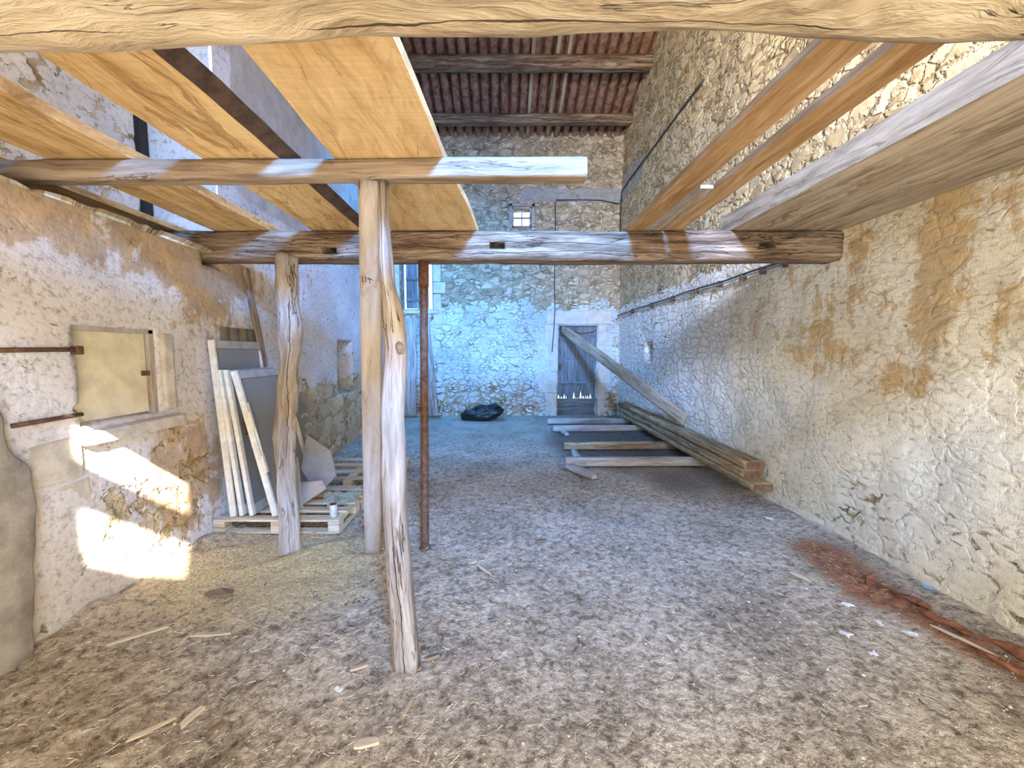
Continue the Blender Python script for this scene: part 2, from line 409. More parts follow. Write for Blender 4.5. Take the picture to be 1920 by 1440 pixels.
def wall(name, M, inward, u0, u1, v0, v1, step, mat, holes=(), mask=None, lump=0.015, seed=0.0):
    """M(u,v)->point on the face, inward = into the room; holes = (u0,u1,v0,v1,depth,closed)"""
    us = grid_lines(u0, u1, step, [k for h in holes for k in h[:2]])
    vs = grid_lines(v0, v1, step, [k for h in holes for k in h[2:4]])
    n = Vector(inward); V = []; MK = []; F = []
    def put(u, v, dep=0.0):
        p = Vector(M(u, v)) + n * (lump * (N3(u, v, seed, 1.3) + 0.5 * N3(u, v, seed + 5, 3.7)) - dep)
        V.append(p); MK.append(mask(u, v) if mask else (0.5, 0, 0)); return len(V) - 1
    I = [[put(u, v) for v in vs] for u in us]
    def inside(u, v):
        for h in holes:
            if h[0] < u < h[1] and h[2] < v < h[3]: return h
    for i in range(len(us) - 1):
        for j in range(len(vs) - 1):
            if not inside((us[i] + us[i + 1]) / 2, (vs[j] + vs[j + 1]) / 2):
                F.append((I[i][j], I[i + 1][j], I[i + 1][j + 1], I[i][j + 1]))
    for h in holes:
        ii = [i for i, u in enumerate(us) if h[0] - 1e-6 <= u <= h[1] + 1e-6]
        jj = [j for j, v in enumerate(vs) if h[2] - 1e-6 <= v <= h[3] + 1e-6]
        ring = [(i, jj[0]) for i in ii[:-1]] + [(ii[-1], j) for j in jj[:-1]] + [(i, jj[-1]) for i in ii[:0:-1]] + [(ii[0], j) for j in jj[:0:-1]]
        prev = [I[i][j] for i, j in ring]; steps = max(1, int(h[4] / 0.06)); deep = {}
        for k in range(1, steps + 1):
            cur = []
            for (i, j) in ring:
                w_ = put(us[i], vs[j], h[4] * k / steps); cur.append(w_)
                if k == steps: deep[(i, j)] = w_
            for a in range(len(ring)):
                b = (a + 1) % len(ring)
                F.append((prev[a], prev[b], cur[b], cur[a]))
            prev = cur
        if h[5]:
            for i in ii:
                for j in jj:
                    if (i, j) not in deep: deep[(i, j)] = put(us[i], vs[j], h[4])
            for a in range(len(ii) - 1):
                for b in range(len(jj) - 1):
                    F.append((deep[(ii[a], jj[b])], deep[(ii[a + 1], jj[b])], deep[(ii[a + 1], jj[b + 1])], deep[(ii[a], jj[b + 1])]))
    # orient so the first face looks inward
    a, b, c = (V[k] for k in F[0][:3])
    if (b - a).cross(c - a).dot(n) < 0: F = [f[::-1] for f in F]
    o = link(name, V, F, mat)
    ca = o.data.color_attributes.new('mask', 'FLOAT_COLOR', 'POINT')
    ca.data.foreach_set('color', [x for m in MK for x in (m[0], m[1], m[2], 1.0)])
    return tag(o, kind='structure')

def sst(x, a, b):
    t = max(0.0, min(1.0, (x - a) / (b - a))); return t * t * (3 - 2 * t)
def blob(u, v, cu, cv, ru, rv): return max(0.0, 1 - ((u - cu) / ru) ** 2 - ((v - cv) / rv) ** 2)

# ------------------------------------------------------------------ the shell of the barn
XR = 2.95; YB = 9.7; YF = -1.9
def XL(y): return -2.46 - 0.034 * max(0.0, y) + 0.0
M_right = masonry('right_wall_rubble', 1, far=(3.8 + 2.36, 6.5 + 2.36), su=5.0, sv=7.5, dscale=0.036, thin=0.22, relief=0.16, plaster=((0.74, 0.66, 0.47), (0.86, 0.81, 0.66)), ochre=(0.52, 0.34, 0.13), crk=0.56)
M_back = masonry('back_wall_rubble', 0, su=4.2, sv=7.0, stone=((0.38, 0.30, 0.19), (0.58, 0.48, 0.33), (0.76, 0.67, 0.50)), plaster=((0.56, 0.60, 0.59), (0.76, 0.79, 0.77)), dscale=0.05, flake=3.6)
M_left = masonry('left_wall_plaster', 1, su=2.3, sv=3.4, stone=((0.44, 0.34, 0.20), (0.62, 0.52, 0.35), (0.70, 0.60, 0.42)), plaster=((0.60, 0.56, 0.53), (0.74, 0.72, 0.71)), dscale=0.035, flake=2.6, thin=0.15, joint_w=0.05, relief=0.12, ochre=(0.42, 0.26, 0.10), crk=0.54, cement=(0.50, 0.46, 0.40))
M_upper = masonry('upper_left_wall_plaster', 1, su=3.0, sv=5.0, plaster=((0.58, 0.57, 0.53), (0.80, 0.80, 0.76)), dscale=0.02, cement=(0.50, 0.47, 0.42))

def right_mask(y, z):
    far = sst(y, 4.0, 7.5)
    top = 2.72 + 0.06 * N3(y, 0, 3, 2.0)
    low = sst(z, top + 0.12, top - 0.12)
    r = low * (0.72 + 0.22 * (1 - far)) + (1 - low) * 0.12
    r -= 0.22 * blob(y, z, 2.6, 0.25, 2.2, 0.5)
    r += 0.15 * blob(y, z, 1.9, 1.9, 1.2, 0.9)
    gq = 0.42 * low * sst(z, 0.5, 1.9) * (1 - sst(y, 5.5, 7.5))
    gq += 0.35 * blob(y, z, 2.62, 2.2, 0.22, 0.7) + 0.22 * blob(y, z, 3.5, 1.6, 0.5, 0.35) + 0.25 * blob(y, z, 2.85, 1.42, 0.25, 0.25)
    b = 0.0
    if z > 4: b = sst(z, 5.15, 5.3) * sst(z, 5.95, 5.7) * sst(y, 7.9, 8.8)
    return (r, gq, b)
wall('wall_right', lambda u, v: (XR, u, v), (-1, 0, 0), YF - 0.1, YB + 0.12, -0.15, 9.0, 0.036, M_right,
     holes=[(7.5, 7.95, 1.40, 1.82, 0.22, True)], mask=right_mask, lump=0.03, seed=2)

def back_mask(x, z):
    top = 2.75 + 0.35 * N3(x, 1, 3, 2.2)
    r = 0.80 * sst(z, top + 0.15, top - 0.1) * (0.55 + 0.45 * sst(z, 0.2, 1.3))
    r = max(r, 0.12)
    r += 0.3 * blob(x, z, 1.15, 1.2, 0.35, 1.5) + 0.3 * blob(x, z, 2.6, 1.4, 0.25, 1.4)
    b = sst(z, 5.18, 5.3) * sst(z, 5.62, 5.5) * sst(x, 0.35, 0.55)
    return (r, 0.0, b)
wall('wall_back', lambda u, v: (u, YB, v), (0, -1, 0), -3.4, XR + 0.12, -0.15, 7.4, 0.034, M_back,
     holes=[(1.42, 2.42, -0.15, 2.27, 0.35, False), (0.28, 0.72, 4.64, 5.10, 0.3, False), (-2.52, -1.68, 2.66, 3.95, 0.35, False)], mask=back_mask, lump=0.02, seed=7)

def left_mask(y, z):
    r = 0.78 - 0.75 * sst(y, 4.0, 5.5) * sst(z, 1.35, 0.9)
    r -= 0.25 * blob(y, z, 2.9, 0.45, 0.6, 0.6)
    r += 0.08 * sst(z, 1.0, 1.6)
    gq = 0.62 * sst(z, 2.0, 2.3) * (1 - 0.8 * sst(y, 3.8, 4.6)) + 0.75 * blob(y, z, 3.05, 0.62, 0.55, 0.62) + 0.5 * blob(y, z, 3.4, 2.1, 0.6, 0.5) + 0.12 + 0.25 * blob(y, z, 2.0, 0.5, 0.4, 0.6)  # ochre stain; the blob under the beam end paints the brown shadow band in
    return (r, gq, 0.0)
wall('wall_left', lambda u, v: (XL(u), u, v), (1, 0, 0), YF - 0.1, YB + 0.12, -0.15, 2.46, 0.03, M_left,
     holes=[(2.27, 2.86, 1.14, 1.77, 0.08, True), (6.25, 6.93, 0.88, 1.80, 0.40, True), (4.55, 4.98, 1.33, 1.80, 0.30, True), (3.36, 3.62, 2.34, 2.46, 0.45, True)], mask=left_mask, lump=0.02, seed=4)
# ledge and set-back upper part up to the far side of the dark beam, then the wall runs to full height
YJ = 3.62
wall('wall_left_upper', lambda u, v: (-3.22, u, v), (1, 0, 0), YF - 0.1, YJ + 0.1, 2.3, 9.0, 0.05, M_upper,
     mask=lambda y, z: (0.74 + 0.06 * N3(y, z, 1, 1.0), 0.05, 0.0), lump=0.03, seed=9)
wall('wall_left_return', lambda u, v: (u, YJ, v), (0, -1, 0), -3.5, XL(YJ), 2.30, 9.0, 0.04, masonry('return_limewash', 0, plaster=((0.74, 0.74, 0.67), (0.82, 0.82, 0.76)), dscale=0.012, relief=0.05, crk=0.62),
     mask=lambda x, z: (0.98, 0.0, 0.0), lump=0.0, seed=3)
wall('wall_left_far', lambda u, v: (XL(u), u, v), (1, 0, 0), YJ, YB + 0.12, 2.46, 9.0, 0.04, M_left,
     mask=lambda y, z: (0.80, 0.10, 0.85 * sst(z, 2.9, 3.3) * sst(y, 3.7, 4.0)), lump=0.02, seed=4)
wall('wall_left_ledge', lambda u, v: (v, u, 2.455), (0, 0, 1), YF - 0.1, YJ, -3.25, -2.44, 0.06, M_left,
     holes=[], mask=lambda y, z: (0.5, 0.3, 0), lump=0.012, seed=5)
M_black = plain('dark_boards', (0.03, 0.03, 0.028), 0.9)
tag(boxes('trim_2', [(-3.27, -3.16, 3.53, 3.61, 2.46, 5.6)], M_black, bevel=0.01), kind='structure')
# gable behind the camera: doorway added for fill, and tall window
wall('wall_front', lambda u, v: (u, YF, v), (0, 1, 0), -3.4, XR + 0.12, -0.15, 9.0, 0.12, M_upper,
     holes=[(-0.6, 2.4, -0.15, 2.45, 0.0001, False), (0.46, 0.99, 3.70, 4.05, 0.0001, False), (0.46, 0.99, 4.34, 4.62, 0.0001, False)], mask=lambda a, b: (0.6, 0, 0), lump=0.0, seed=1)
# raised stone pier at the near end of the left wall
M_pier = plain('pier_grey_plaster', (0.42, 0.39, 0.35), 0.95, 0.6, 5.0, 0.8, dist=0.02)
def pier():
    prof = [(-0.12, 1.90), (0.10, 1.95), (0.35, 1.97), (0.62, 2.00), (0.80, 2.02), (1.02, 2.01), (1.05, 1.96), (1.12, 1.93), (1.28, 1.92), (1.42, 1.88), (1.60, 1.84), (1.75, 1.80)]
    V = []; F = []; K = 40
    for i in range(K):
        z = -0.12 + 1.87 * i / (K - 1)
        for a, b in zip(prof, prof[1:]):
            if z <= b[0] + 1e-6: y = a[1] + (b[1] - a[1]) * (z - a[0]) / (b[0] - a[0]); break
        y += 0.012 * N3(z, 0, 0, 9) - 0.045
        x = XL(y)
        for (yy, xx) in ((0.2, x + 0.09), (1.0, x + 0.09), (1.5, x + 0.09), (y - 0.12, x + 0.088), (y - 0.02, x + 0.08), (y, x + 0.065), (y + 0.006, x - 0.04)):
            V.append((xx + 0.012 * N3(yy, z, 2, 5), yy, z))
    n = 7
    for i in range(K - 1):
        for k in range(n - 1): F.append((i * n + k, i * n + k + 1, (i + 1) * n + k + 1, (i + 1) * n + k))
    F.append(tuple((K - 1) * n + k for k in range(n)))
    return link('trim_1', V, F, M_pier)
tag(pier(), kind='structure')

# ---- floor
M = G('packed_earth_and_straw')
P = M.n('ShaderNodeTexCoord').outputs['Object']
am = M.n('ShaderNodeSeparateColor', {}, _0=M.n('ShaderNodeAttribute', {'attribute_name': 'mask'}).outputs['Color'])
n1 = M.noise(P, 1.6, 3, 0.65); n2 = M.noise(P, 20, 5, 0.78, 0.3); n3 = M.noise(P, 60, 4, 0.7)
c = M.ramp(n2, [(0.36, (0.20, 0.165, 0.125)), (0.48, (0.46, 0.395, 0.315)), (0.60, (0.67, 0.595, 0.49))])
c = M.mul(0.6, c, M.ramp(n1, [(0.35, (0.6, 0.58, 0.55)), (0.6, (1.1, 1.1, 1.1))]))
straw = M.step(M.math('ADD', am.outputs[0], M.math('MULTIPLY', M.math('SUBTRACT', n2, 0.5), 1.0)), 0.35, 0.8)  # straw tint, also carrying painted yellow bounce by the sun patch
c = M.mix(straw, c, M.ramp(n3, [(0.3, (0.30, 0.22, 0.11)), (0.5, (0.58, 0.48, 0.28)), (0.7, (0.80, 0.68, 0.42))]))
rust = M.step(M.math('ADD', am.outputs[1], M.math('MULTIPLY', M.math('SUBTRACT', n2, 0.5), 1.5)), 0.42, 0.62)
c = M.mix(M.math('MULTIPLY', rust, 0.9), c, M.ramp(n2, [(0.35, (0.16, 0.06, 0.03)), (0.58, (0.44, 0.20, 0.10))]))
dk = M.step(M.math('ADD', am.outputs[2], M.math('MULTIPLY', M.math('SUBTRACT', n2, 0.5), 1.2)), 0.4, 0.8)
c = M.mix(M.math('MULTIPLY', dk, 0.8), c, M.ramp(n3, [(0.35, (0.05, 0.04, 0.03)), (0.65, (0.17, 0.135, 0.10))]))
chip = M.n('ShaderNodeTexVoronoi', {'feature': 'F1'}, Vector=P, Scale=46.0)
cm = M.math('MULTIPLY', M.step(chip.outputs['Distance'], 0.10, 0.17, 1.0, 0.0), M.step(M.n('ShaderNodeSeparateColor', {}, _0=chip.outputs['Color']).outputs[0], 0.78, 0.8))
c = M.mix(M.math('MULTIPLY', cm, 0.8), c, (0.72, 0.68, 0.60))
pb = M.n('ShaderNodeTexVoronoi', {'feature': 'F1'}, Vector=P, Scale=30.0).outputs['Distance']
hh = M.math('ADD', M.math('MULTIPLY', n2, 0.5), M.math('ADD', M.math('MULTIPLY', n3, 0.16), M.math('MULTIPLY', pb, -0.16)))
hh = M.math('ADD', hh, 0.12)
M_floor = M.bsdf(c, 0.96, disp=hh, dscale=0.085, Specular_IOR_Level=0.1)
def seg_d(px, py, a, b):
    vx, vy = b[0] - a[0], b[1] - a[1]; t = max(0, min(1, ((px - a[0]) * vx + (py - a[1]) * vy) / (vx * vx + vy * vy)))
    return math.hypot(px - a[0] - vx * t, py - a[1] - vy * t)
def floor_mask(x, y):
    s = sst(x, 0.4, -0.9) * sst(y, 4.3, 3.2) * 0.30 + 0.55 * blob(x, y, -1.7, 2.8, 1.1, 0.9)  # straw on the left; the blob paints in warm bounce from the sun patch
    r = max(0.0, 0.86 - seg_d(x, y, (2.60, 3.0), (2.50, 2.45)) * 1.9, 0.72 - seg_d(x, y, (2.5, 2.4), (2.68, 1.6)) * 2.4, 0.36 - seg_d(x, y, (2.25, 2.45), (2.3, 2.0)) * 3.0)
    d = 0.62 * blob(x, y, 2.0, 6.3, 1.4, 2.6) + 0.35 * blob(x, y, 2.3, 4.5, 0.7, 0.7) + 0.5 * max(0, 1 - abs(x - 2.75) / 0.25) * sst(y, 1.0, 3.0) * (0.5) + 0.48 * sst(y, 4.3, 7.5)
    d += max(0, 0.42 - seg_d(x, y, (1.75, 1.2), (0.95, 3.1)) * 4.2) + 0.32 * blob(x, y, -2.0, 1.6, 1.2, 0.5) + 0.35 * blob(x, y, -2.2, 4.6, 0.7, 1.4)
    return (s, r, d)
def floor_h(x, y):
    z = 0.018 * N3(x, y, 0, 1.1) + 0.012 * N3(x, y, 4, 3.3)
    lx = sst(x, 0.4, -1.4) * sst(y, 4.4, 3.0)
    # long scuffed ridges sweep across the straw on the left
    z += lx * 0.048 * N3(x * 1.2 + y * 1.4, (y - x * 0.75) * 5.0, 3, 1.0) + lx * 0.020 * N3(x, y, 8, 9) + 0.006 * N3(x, y, 2, 14)
    z += 0.05 * sst(x, XL(y) + 0.5, XL(y) + 0.05) * sst(y, 4, 3)
    z += 0.07 * blob(x, y, 2.2, 8.9, 0.9, 0.7) + 0.02 * sst(x, 2.5, 2.9)
    z += -0.02 * math.exp(-seg_d(x, y, (1.75, 1.2), (0.95, 3.1)) ** 2 / 0.004)
    return z - 0.008
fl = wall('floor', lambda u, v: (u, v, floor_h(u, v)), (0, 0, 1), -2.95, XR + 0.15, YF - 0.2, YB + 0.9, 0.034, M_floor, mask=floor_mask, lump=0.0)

# ---- roof: rows of round clay tiles seen from below
M_tile = plain('clay_tiles', (0.20, 0.075, 0.045), 0.9, 0.85, 7.0, 0.5, dark=(0.22, 0.2, 0.2))
M_tile2 = plain('weathered_clay_tiles', (0.34, 0.21, 0.155), 0.9, 0.8, 9.0, 0.5, dark=(0.25, 0.2, 0.18))
def roof_z(y):
    return 6.60 + 0.41 * (10.0 - y) if y > 4 else 6.60 + 0.41 * 6.0 - 0.41 * (4 - y)
def roof():
    V = []; F = []; FM = []
    rnd = random.Random(5)
    def strip(pts0, pts1, mi):
        b = len(V); n = len(pts0); V.extend(pts0); V.extend(pts1)
        for i in range(n - 1): F.append((b + i, b + i + 1, b + n + i + 1, b + n + i)); FM.append(mi)
    x = -3.5; k = 0
    while x < 3.2:
        down = (k % 2 == 0)
        y = 10.3
        while y > 3.9:
            y2 = max(3.9, y - 0.40); r0 = 0.085 + rnd.uniform(-.006, .006); r1 = r0 - 0.012
            jx = rnd.uniform(-0.008, 0.008)
            a0 = []; a1 = []
            for i in range(7):
                a = math.pi * i / 6
                s = -1 if down else 1
                z0 = roof_z(y) + (0.10 if not down else 0.10) + s * math.sin(a) * r0 * 0.8
                z1 = roof_z(y2) + 0.10 + s * math.sin(a) * r1 * 0.8 - 0.012
                a0.append((x + jx + math.cos(a) * r0, y, z0)); a1.append((x + jx + math.cos(a) * r1, y2 - 0.03, z1))
            strip(a0, a1, 1 if down else 0)
            y = y2
        x += 0.105; k += 1
    for (ya, yb) in ((10.4, 4.0), (4.0, -2.2)):
        b = len(V); V.extend([(-4.2, ya, roof_z(ya) + 0.2), (3.3, ya, roof_z(ya) + 0.2), (3.3, yb, roof_z(yb) + 0.2), (-4.2, yb, roof_z(yb) + 0.2)])
        F.append((b, b + 1, b + 2, b + 3)); FM.append(0)
    return link('ceiling', V, F, mats=[M_tile, M_tile2], fm=FM)
tag(roof(), kind='structure')
tag(boxes('added_lamp_frame', [(-2.55, -2.45, 5.8, 6.8, 6.98, 7.08), (-1.45, -1.35, 5.8, 6.8, 6.98, 7.08), (-2.55, -1.35, 5.72, 5.8, 6.98, 7.08), (-2.55, -1.35, 6.8, 6.88, 6.98, 7.08)], M_black), kind='structure')  # frame made up to dress the unseen added roof lamp
# closes the loft opening's outer side and the gap over the ledge
# ------------------------------------------------------------------ woods
W_hewn = wood('hewn_oak', (0.27, 0.20, 0.12), (0.48, 0.385, 0.25), (0.64, 0.54, 0.385), crack=0.5, gv=5, gu=2.2, bump=1.0, dist=0.022, wave=2.4, split=0.16, sw_=0.004)
W_dark = wood('old_dark_oak', (0.07, 0.045, 0.028), (0.22, 0.15, 0.10), (0.42, 0.33, 0.25), crack=1.0, gv=6, bump=1.0, dist=0.015, split=0.075, sw_=0.0025, patch=0.1, pcol=(0.5, 0.42, 0.34))
W_plank = wood('sawn_pale_plank', (0.42, 0.26, 0.11), (0.66, 0.46, 0.22), (0.80, 0.60, 0.33), crack=0.15, stain=0.34, scol=(0.26, 0.14, 0.05), gv=3.5, bump=0.35, saw=0.3, wave=2.0)
W_wide = wood('wide_sawn_plank', (0.48, 0.31, 0.13), (0.68, 0.48, 0.24), (0.80, 0.61, 0.34), crack=0.0, stain=0.15, scol=(0.34, 0.2, 0.08), gv=2.2, bump=0.35, saw=0.5, wave=2.5)
W_brown = wood('planed_brown_plank', (0.26, 0.14, 0.055), (0.42, 0.26, 0.125), (0.58, 0.40, 0.22), crack=0.1, gv=5, bump=0.3)
W_grey = wood('weathered_grey_wood', (0.20, 0.165, 0.135), (0.42, 0.37, 0.32), (0.62, 0.57, 0.51), crack=0.5, gv=8, bump=0.7)
W_board = wood('grey_brown_board', (0.20, 0.155, 0.105), (0.40, 0.325, 0.23), (0.55, 0.465, 0.35), crack=0.3, stain=0.2, scol=(0.15, 0.1, 0.06), gv=6, bump=0.5)
W_post = wood('barkless_log', (0.19, 0.155, 0.125), (0.34, 0.295, 0.25), (0.49, 0.44, 0.39), crack=0.7, stain=0.12, scol=(0.34, 0.20, 0.11), gv=5, bump=1.0, dist=0.014, split=0.13, sw_=0.003)
W_pale = wood('painted_pale_board', (0.32, 0.275, 0.225), (0.42, 0.37, 0.315), (0.49, 0.44, 0.385), crack=0.1, stain=0.25, scol=(0.33, 0.2, 0.1), gv=3, bump=0.25)
W_pallet = wood('pallet_pine', (0.36, 0.26, 0.15), (0.62, 0.50, 0.33), (0.78, 0.68, 0.50), crack=0.2, gv=6, bump=0.4)
W_joist = wood('grey_brown_joist', (0.18, 0.125, 0.085), (0.33, 0.25, 0.175), (0.46, 0.375, 0.28), crack=0.5, gv=6, bump=0.6)
W_blue = wood('grey_blue_old_door_wood', (0.08, 0.095, 0.10), (0.19, 0.21, 0.22), (0.31, 0.33, 0.34), crack=0.7, gv=8, bump=0.8)
M_edge = plain('dark_wane_bark', (0.09, 0.06, 0.045), 0.95, 0.8, 14, 0.8)

# ------------------------------------------------------------------ big beams
def cut(o, bxs):
    """chisels square pockets into a finished beam"""
    for b in bxs:
        c = boxes('cutter', [b], M_black, bevel=0)
        md = o.modifiers.new('b', 'BOOLEAN'); md.object = c; md.operation = 'DIFFERENCE'; md.solver = 'EXACT'
        bpy.context.view_layer.update()
        me = bpy.data.meshes.new_from_object(o.evaluated_get(bpy.context.evaluated_depsgraph_get()))
        o.modifiers.clear(); old = o.data; o.data = me; me.name = o.name; bpy.data.meshes.remove(old)
        bpy.data.objects.remove(c)
lower = interp([(0, 0.0), (0.20, 0.0), (0.28, -0.015), (0.36, 0.004), (0.43, 0.0), (0.48, 0.03), (0.58, 0.03), (0.75, 0.028), (0.86, 0.03), (0.9, 0.0), (1, 0.01)])
b1 = timber('ceiling_beam', (-3.2, 0.92, 2.52), (2.95, 0.92, 2.52), 0.30, 0.32, W_hewn, side=(0, 1, 0), corner=0.42, amp=0.012, amp2=0.02, seed=3, step=0.05, M=28, nf=2.0,
            off=lambda t: (0, 0, lower(t) * 0.6))
tag(b1, 'massive rough-hewn oak beam with a long crack, nearest overhead, across the whole top of the view', 'beam')
b3 = timber('ceiling_beam', (-3.19, 3.48, 2.515), (2.93, 3.48, 2.515), 0.21, 0.25, W_dark, side=(0, 1, 0), corner=0.22, amp=0.008, amp2=0.01, seed=8, step=0.05, M=24)
cut(b3, [(x0, x1, 3.30, 3.52, z0 - 0.004, z1 + 0.004) for x0, x1, z0, z1 in
         ((-1.53, -1.41, 2.44, 2.485), (-0.10, 0.03, 2.485, 2.53), (2.21, 2.35, 2.495, 2.535))])
for p in b3.data.polygons: pass
tag(b3, 'dark weathered beam with three square mortise holes, spanning from wall to wall behind the posts', 'beam')
b2 = timber('ceiling_beam', (-3.0, 2.21, 2.585), (0.46, 2.19, 2.592), 0.10, 0.105, W_joist, side=(0, 1, 0), corner=0.1, amp=0.004, amp2=0.006, seed=12, step=0.05, M=24)
tag(b2, 'slim squared joist with a cut free end, carried by the middle post', 'beam')
# purlins and rafters under the roof
for k, (y, w, h, lab) in enumerate(((6.95, .2, .24, 'old square purlin under the tiles, highest and hidden just behind the big beam'),
                                     (8.02, .20, .24, 'upper of the two purlins seen under the clay tiles'),
                                     (9.10, .18, .20, 'lower of the two purlins seen under the clay tiles, nearer the back wall'))):
    tag(timber('purlin', (-3.3, y, roof_z(y) - h / 2 - 0.06), (2.98, y, roof_z(y) - h / 2 - 0.06), w, h, W_dark if k else W_dark, side=(0, 1, 0), corner=0.2, amp=0.006, seed=20 + k, step=0.12), lab, 'beam')
for x, lab in ((0.62, 'thin rafter between tile rows, first of three counted from the wide plank'), (1.10, 'thin rafter between tile rows, middle of three'), (1.32, 'thin rafter between tile rows, nearest of three to the right stone wall')):
    tag(timber('rafter', (x, 4.2, roof_z(4.2) - 0.02), (x, 9.6, roof_z(9.6) - 0.02), 0.075, 0.06, W_board, corner=0.2, amp=0.003, seed=x, step=0.2), lab, 'rafter')

# ------------------------------------------------------------------ loft planks (they lie on the beams)
def plank(x0, x1, y0, y1, mat, label, th=0.035, seed=1.0, wv=0.02, z=2.642, skew=0.0, edge=0.0, steps=0.06, sk0=0.0, sk1=0.0):
    """loose plank with waney edges: x0/x1 are its edges at the far beam"""
    K = int((y1 - y0) / steps) + 1; V = []; F = []; UV = []
    n = 8
    for i in range(K):
        y = y0 + (y1 - y0) * i / (K - 1)
        a = x0 + wv * (N3(y, seed, 0, 1.1) + 0.35 * N3(y, seed, 3, 4.0)) + sk0 * (y1 - y)
        b = x1 + wv * (N3(y, seed, 7, 1.1) + 0.35 * N3(y, seed, 9, 4.0)) + sk1 * (y1 - y)
        e = edge
        for j in range(n): 
            x = a + (b - a) * j / (n - 1)
            V.append((x, y, z + 0.0008 * N3(x, y, seed, 9)))
        V.append((b + e - 0.001, y, z + th)); V.append(((a + b) / 2, y, z + th)); V.append((a - e * 0.3 + 0.001, y, z + th))
    m = n + 3
    xs = [j / (n - 1) * (x1 - x0) for j in range(n)] + [(x1 - x0) + th, (x1 - x0) * 1.5 + th, 2 * (x1 - x0) + th, 2 * (x1 - x0) + 2 * th]
    FM = []
    for i in range(K - 1):
        ya = (y1 - y0) * i / (K - 1); yb = (y1 - y0) * (i + 1) / (K - 1)
        for j in range(m):
            j2 = (j + 1) % m
            F.append((i * m + j, (i + 1) * m + j, (i + 1) * m + j2, i * m + j2))
            UV.append([(ya, xs[j]), (yb, xs[j]), (yb, xs[j + 1]), (ya, xs[j + 1])])
            FM.append(1 if (edge > 0.03 and j in (n - 1, m - 1)) else 0)
    F.append(tuple(range(m))); UV.append([(50, 0)] * m); FM.append(0)
    F.append(tuple(range((K - 1) * m, K * m))[::-1]); UV.append([(50, 0)] * m); FM.append(0)
    o = link('loft_plank', V, F, mats=[mat, M_edge], fm=FM, uvs=UV, smooth=False)
    bm = bmesh.new(); bm.from_mesh(o.data); bmesh.ops.recalc_face_normals(bm, faces=bm.faces); bm.to_mesh(o.data); bm.free()
    set_origin(o, ((x0 + x1) / 2, (y0 + y1) / 2, z))
    return tag(o, label, 'plank')
Y0, Y1 = 0.80, 3.52
plank(-3.12, -2.79, Y0, Y1, W_plank, 'loft plank tight against the left wall, mostly out of view', seed=2, edge=0.02)
plank(-2.48, -1.99, Y0, Y1, W_plank, 'brown-stained loft plank, second from the left wall', seed=5, edge=0.02, th=0.045, wv=0.03)
plank(-1.62, -1.20, Y0, Y1, W_plank, 'water-stained loft plank with a dark bark edge beside the widest plank', seed=9, edge=0.062, th=0.055, wv=0.02)
plank(-0.93, -0.205, Y0, Y1, W_wide, 'widest loft plank, pale and saw-marked, over the middle post', seed=14, edge=0.005, th=0.04, wv=0.02, sk0=0.02, sk1=-0.075)
plank(1.085, 1.250, Y0, Y1, W_brown, 'narrow smooth brown loft plank, first to the right of the open middle', seed=17, edge=0.01, wv=0.02)
plank(1.27, 1.36, 2.55, Y1, W_board, 'short pale strip of board squeezed between the two narrow brown planks', seed=18, edge=0.0, wv=0.008, th=0.022)
plank(1.375, 1.54, Y0, Y1, W_brown, 'narrow wavy-edged brown loft plank, second to the right of the open middle', seed=25, edge=0.004, wv=0.018, th=0.04, sk0=-0.012, sk1=-0.016)
plank(1.965, 2.30, Y0, Y1, W_board, 'thick grey loft board with the broad pale edge', seed=31, edge=0.0, wv=0.006, th=0.15)
plank(2.305, 2.63, Y0, Y1, W_board, 'grey loft board beside the thick pale-edged one', seed=33, edge=0.0, wv=0.006, th=0.12, z=2.648)
plank(2.64, 2.93, Y0, Y1, W_board, 'grey loft board tight against the right stone wall', seed=36, edge=0.0, wv=0.01, th=0.04, z=2.645)

# ------------------------------------------------------------------ posts
pb = timber('support_post', (-0.49, 1.86, -0.03), (-0.655, 2.20, 2.53), 0.118, 0.13, W_post, side=(1, 0, 0), hf=interp([(0, 1), (0.8, 0.9), (1, 0.55)]), corner=0.6, amp=0.007, amp2=0.008, seed=41, step=0.04, M=28,
            wf=interp([(0, 1.12), (0.08, 1.10), (0.3, 1.05), (0.5, 1.0), (0.62, 1.0), (0.70, 1.0), (0.78, 0.6), (0.9, 0.45), (1, 0.42)]),
            off=interp([(0, (0, 0, 0)), (0.3, (-0.02, 0, 0)), (0.5, (-0.005, 0, 0)), (0.66, (0.03, 0, 0)), (0.72, (0.02, 0, 0)), (0.8, (-0.003, 0, 0)), (1, (0, 0, 0))]))
tag(pb, 'crooked grey barkless log post with knots, the nearest of the posts', 'post')
M_knot = plain('knot_wood', (0.30, 0.22, 0.16), 0.9, 0.8, 30, 0.8)
def knot(par, loc, r, ax=(1, 0, 0)):
    bm = bmesh.new(); bmesh.ops.create_icosphere(bm, subdivisions=3, radius=r)
    for v in bm.verts:
        v.co *= 1 + 0.25 * N3(v.co.x, v.co.y, v.co.z, 40); v.co.z *= 1.5
    me = bpy.data.meshes.new('knot'); bm.to_mesh(me); bm.free(); me.materials.append(M_knot)
    for p in me.polygons: p.use_smooth = True
    o = bpy.data.objects.new('knot', me); COL.objects.link(o); o.parent = par
    o.location = Vector(loc) - par.location
knot(pb, (-0.585, 1.915, 0.56), 0.026); knot(pb, (-0.60, 1.96, 0.90), 0.020); knot(pb, (-0.535, 2.03, 1.62), 0.024)
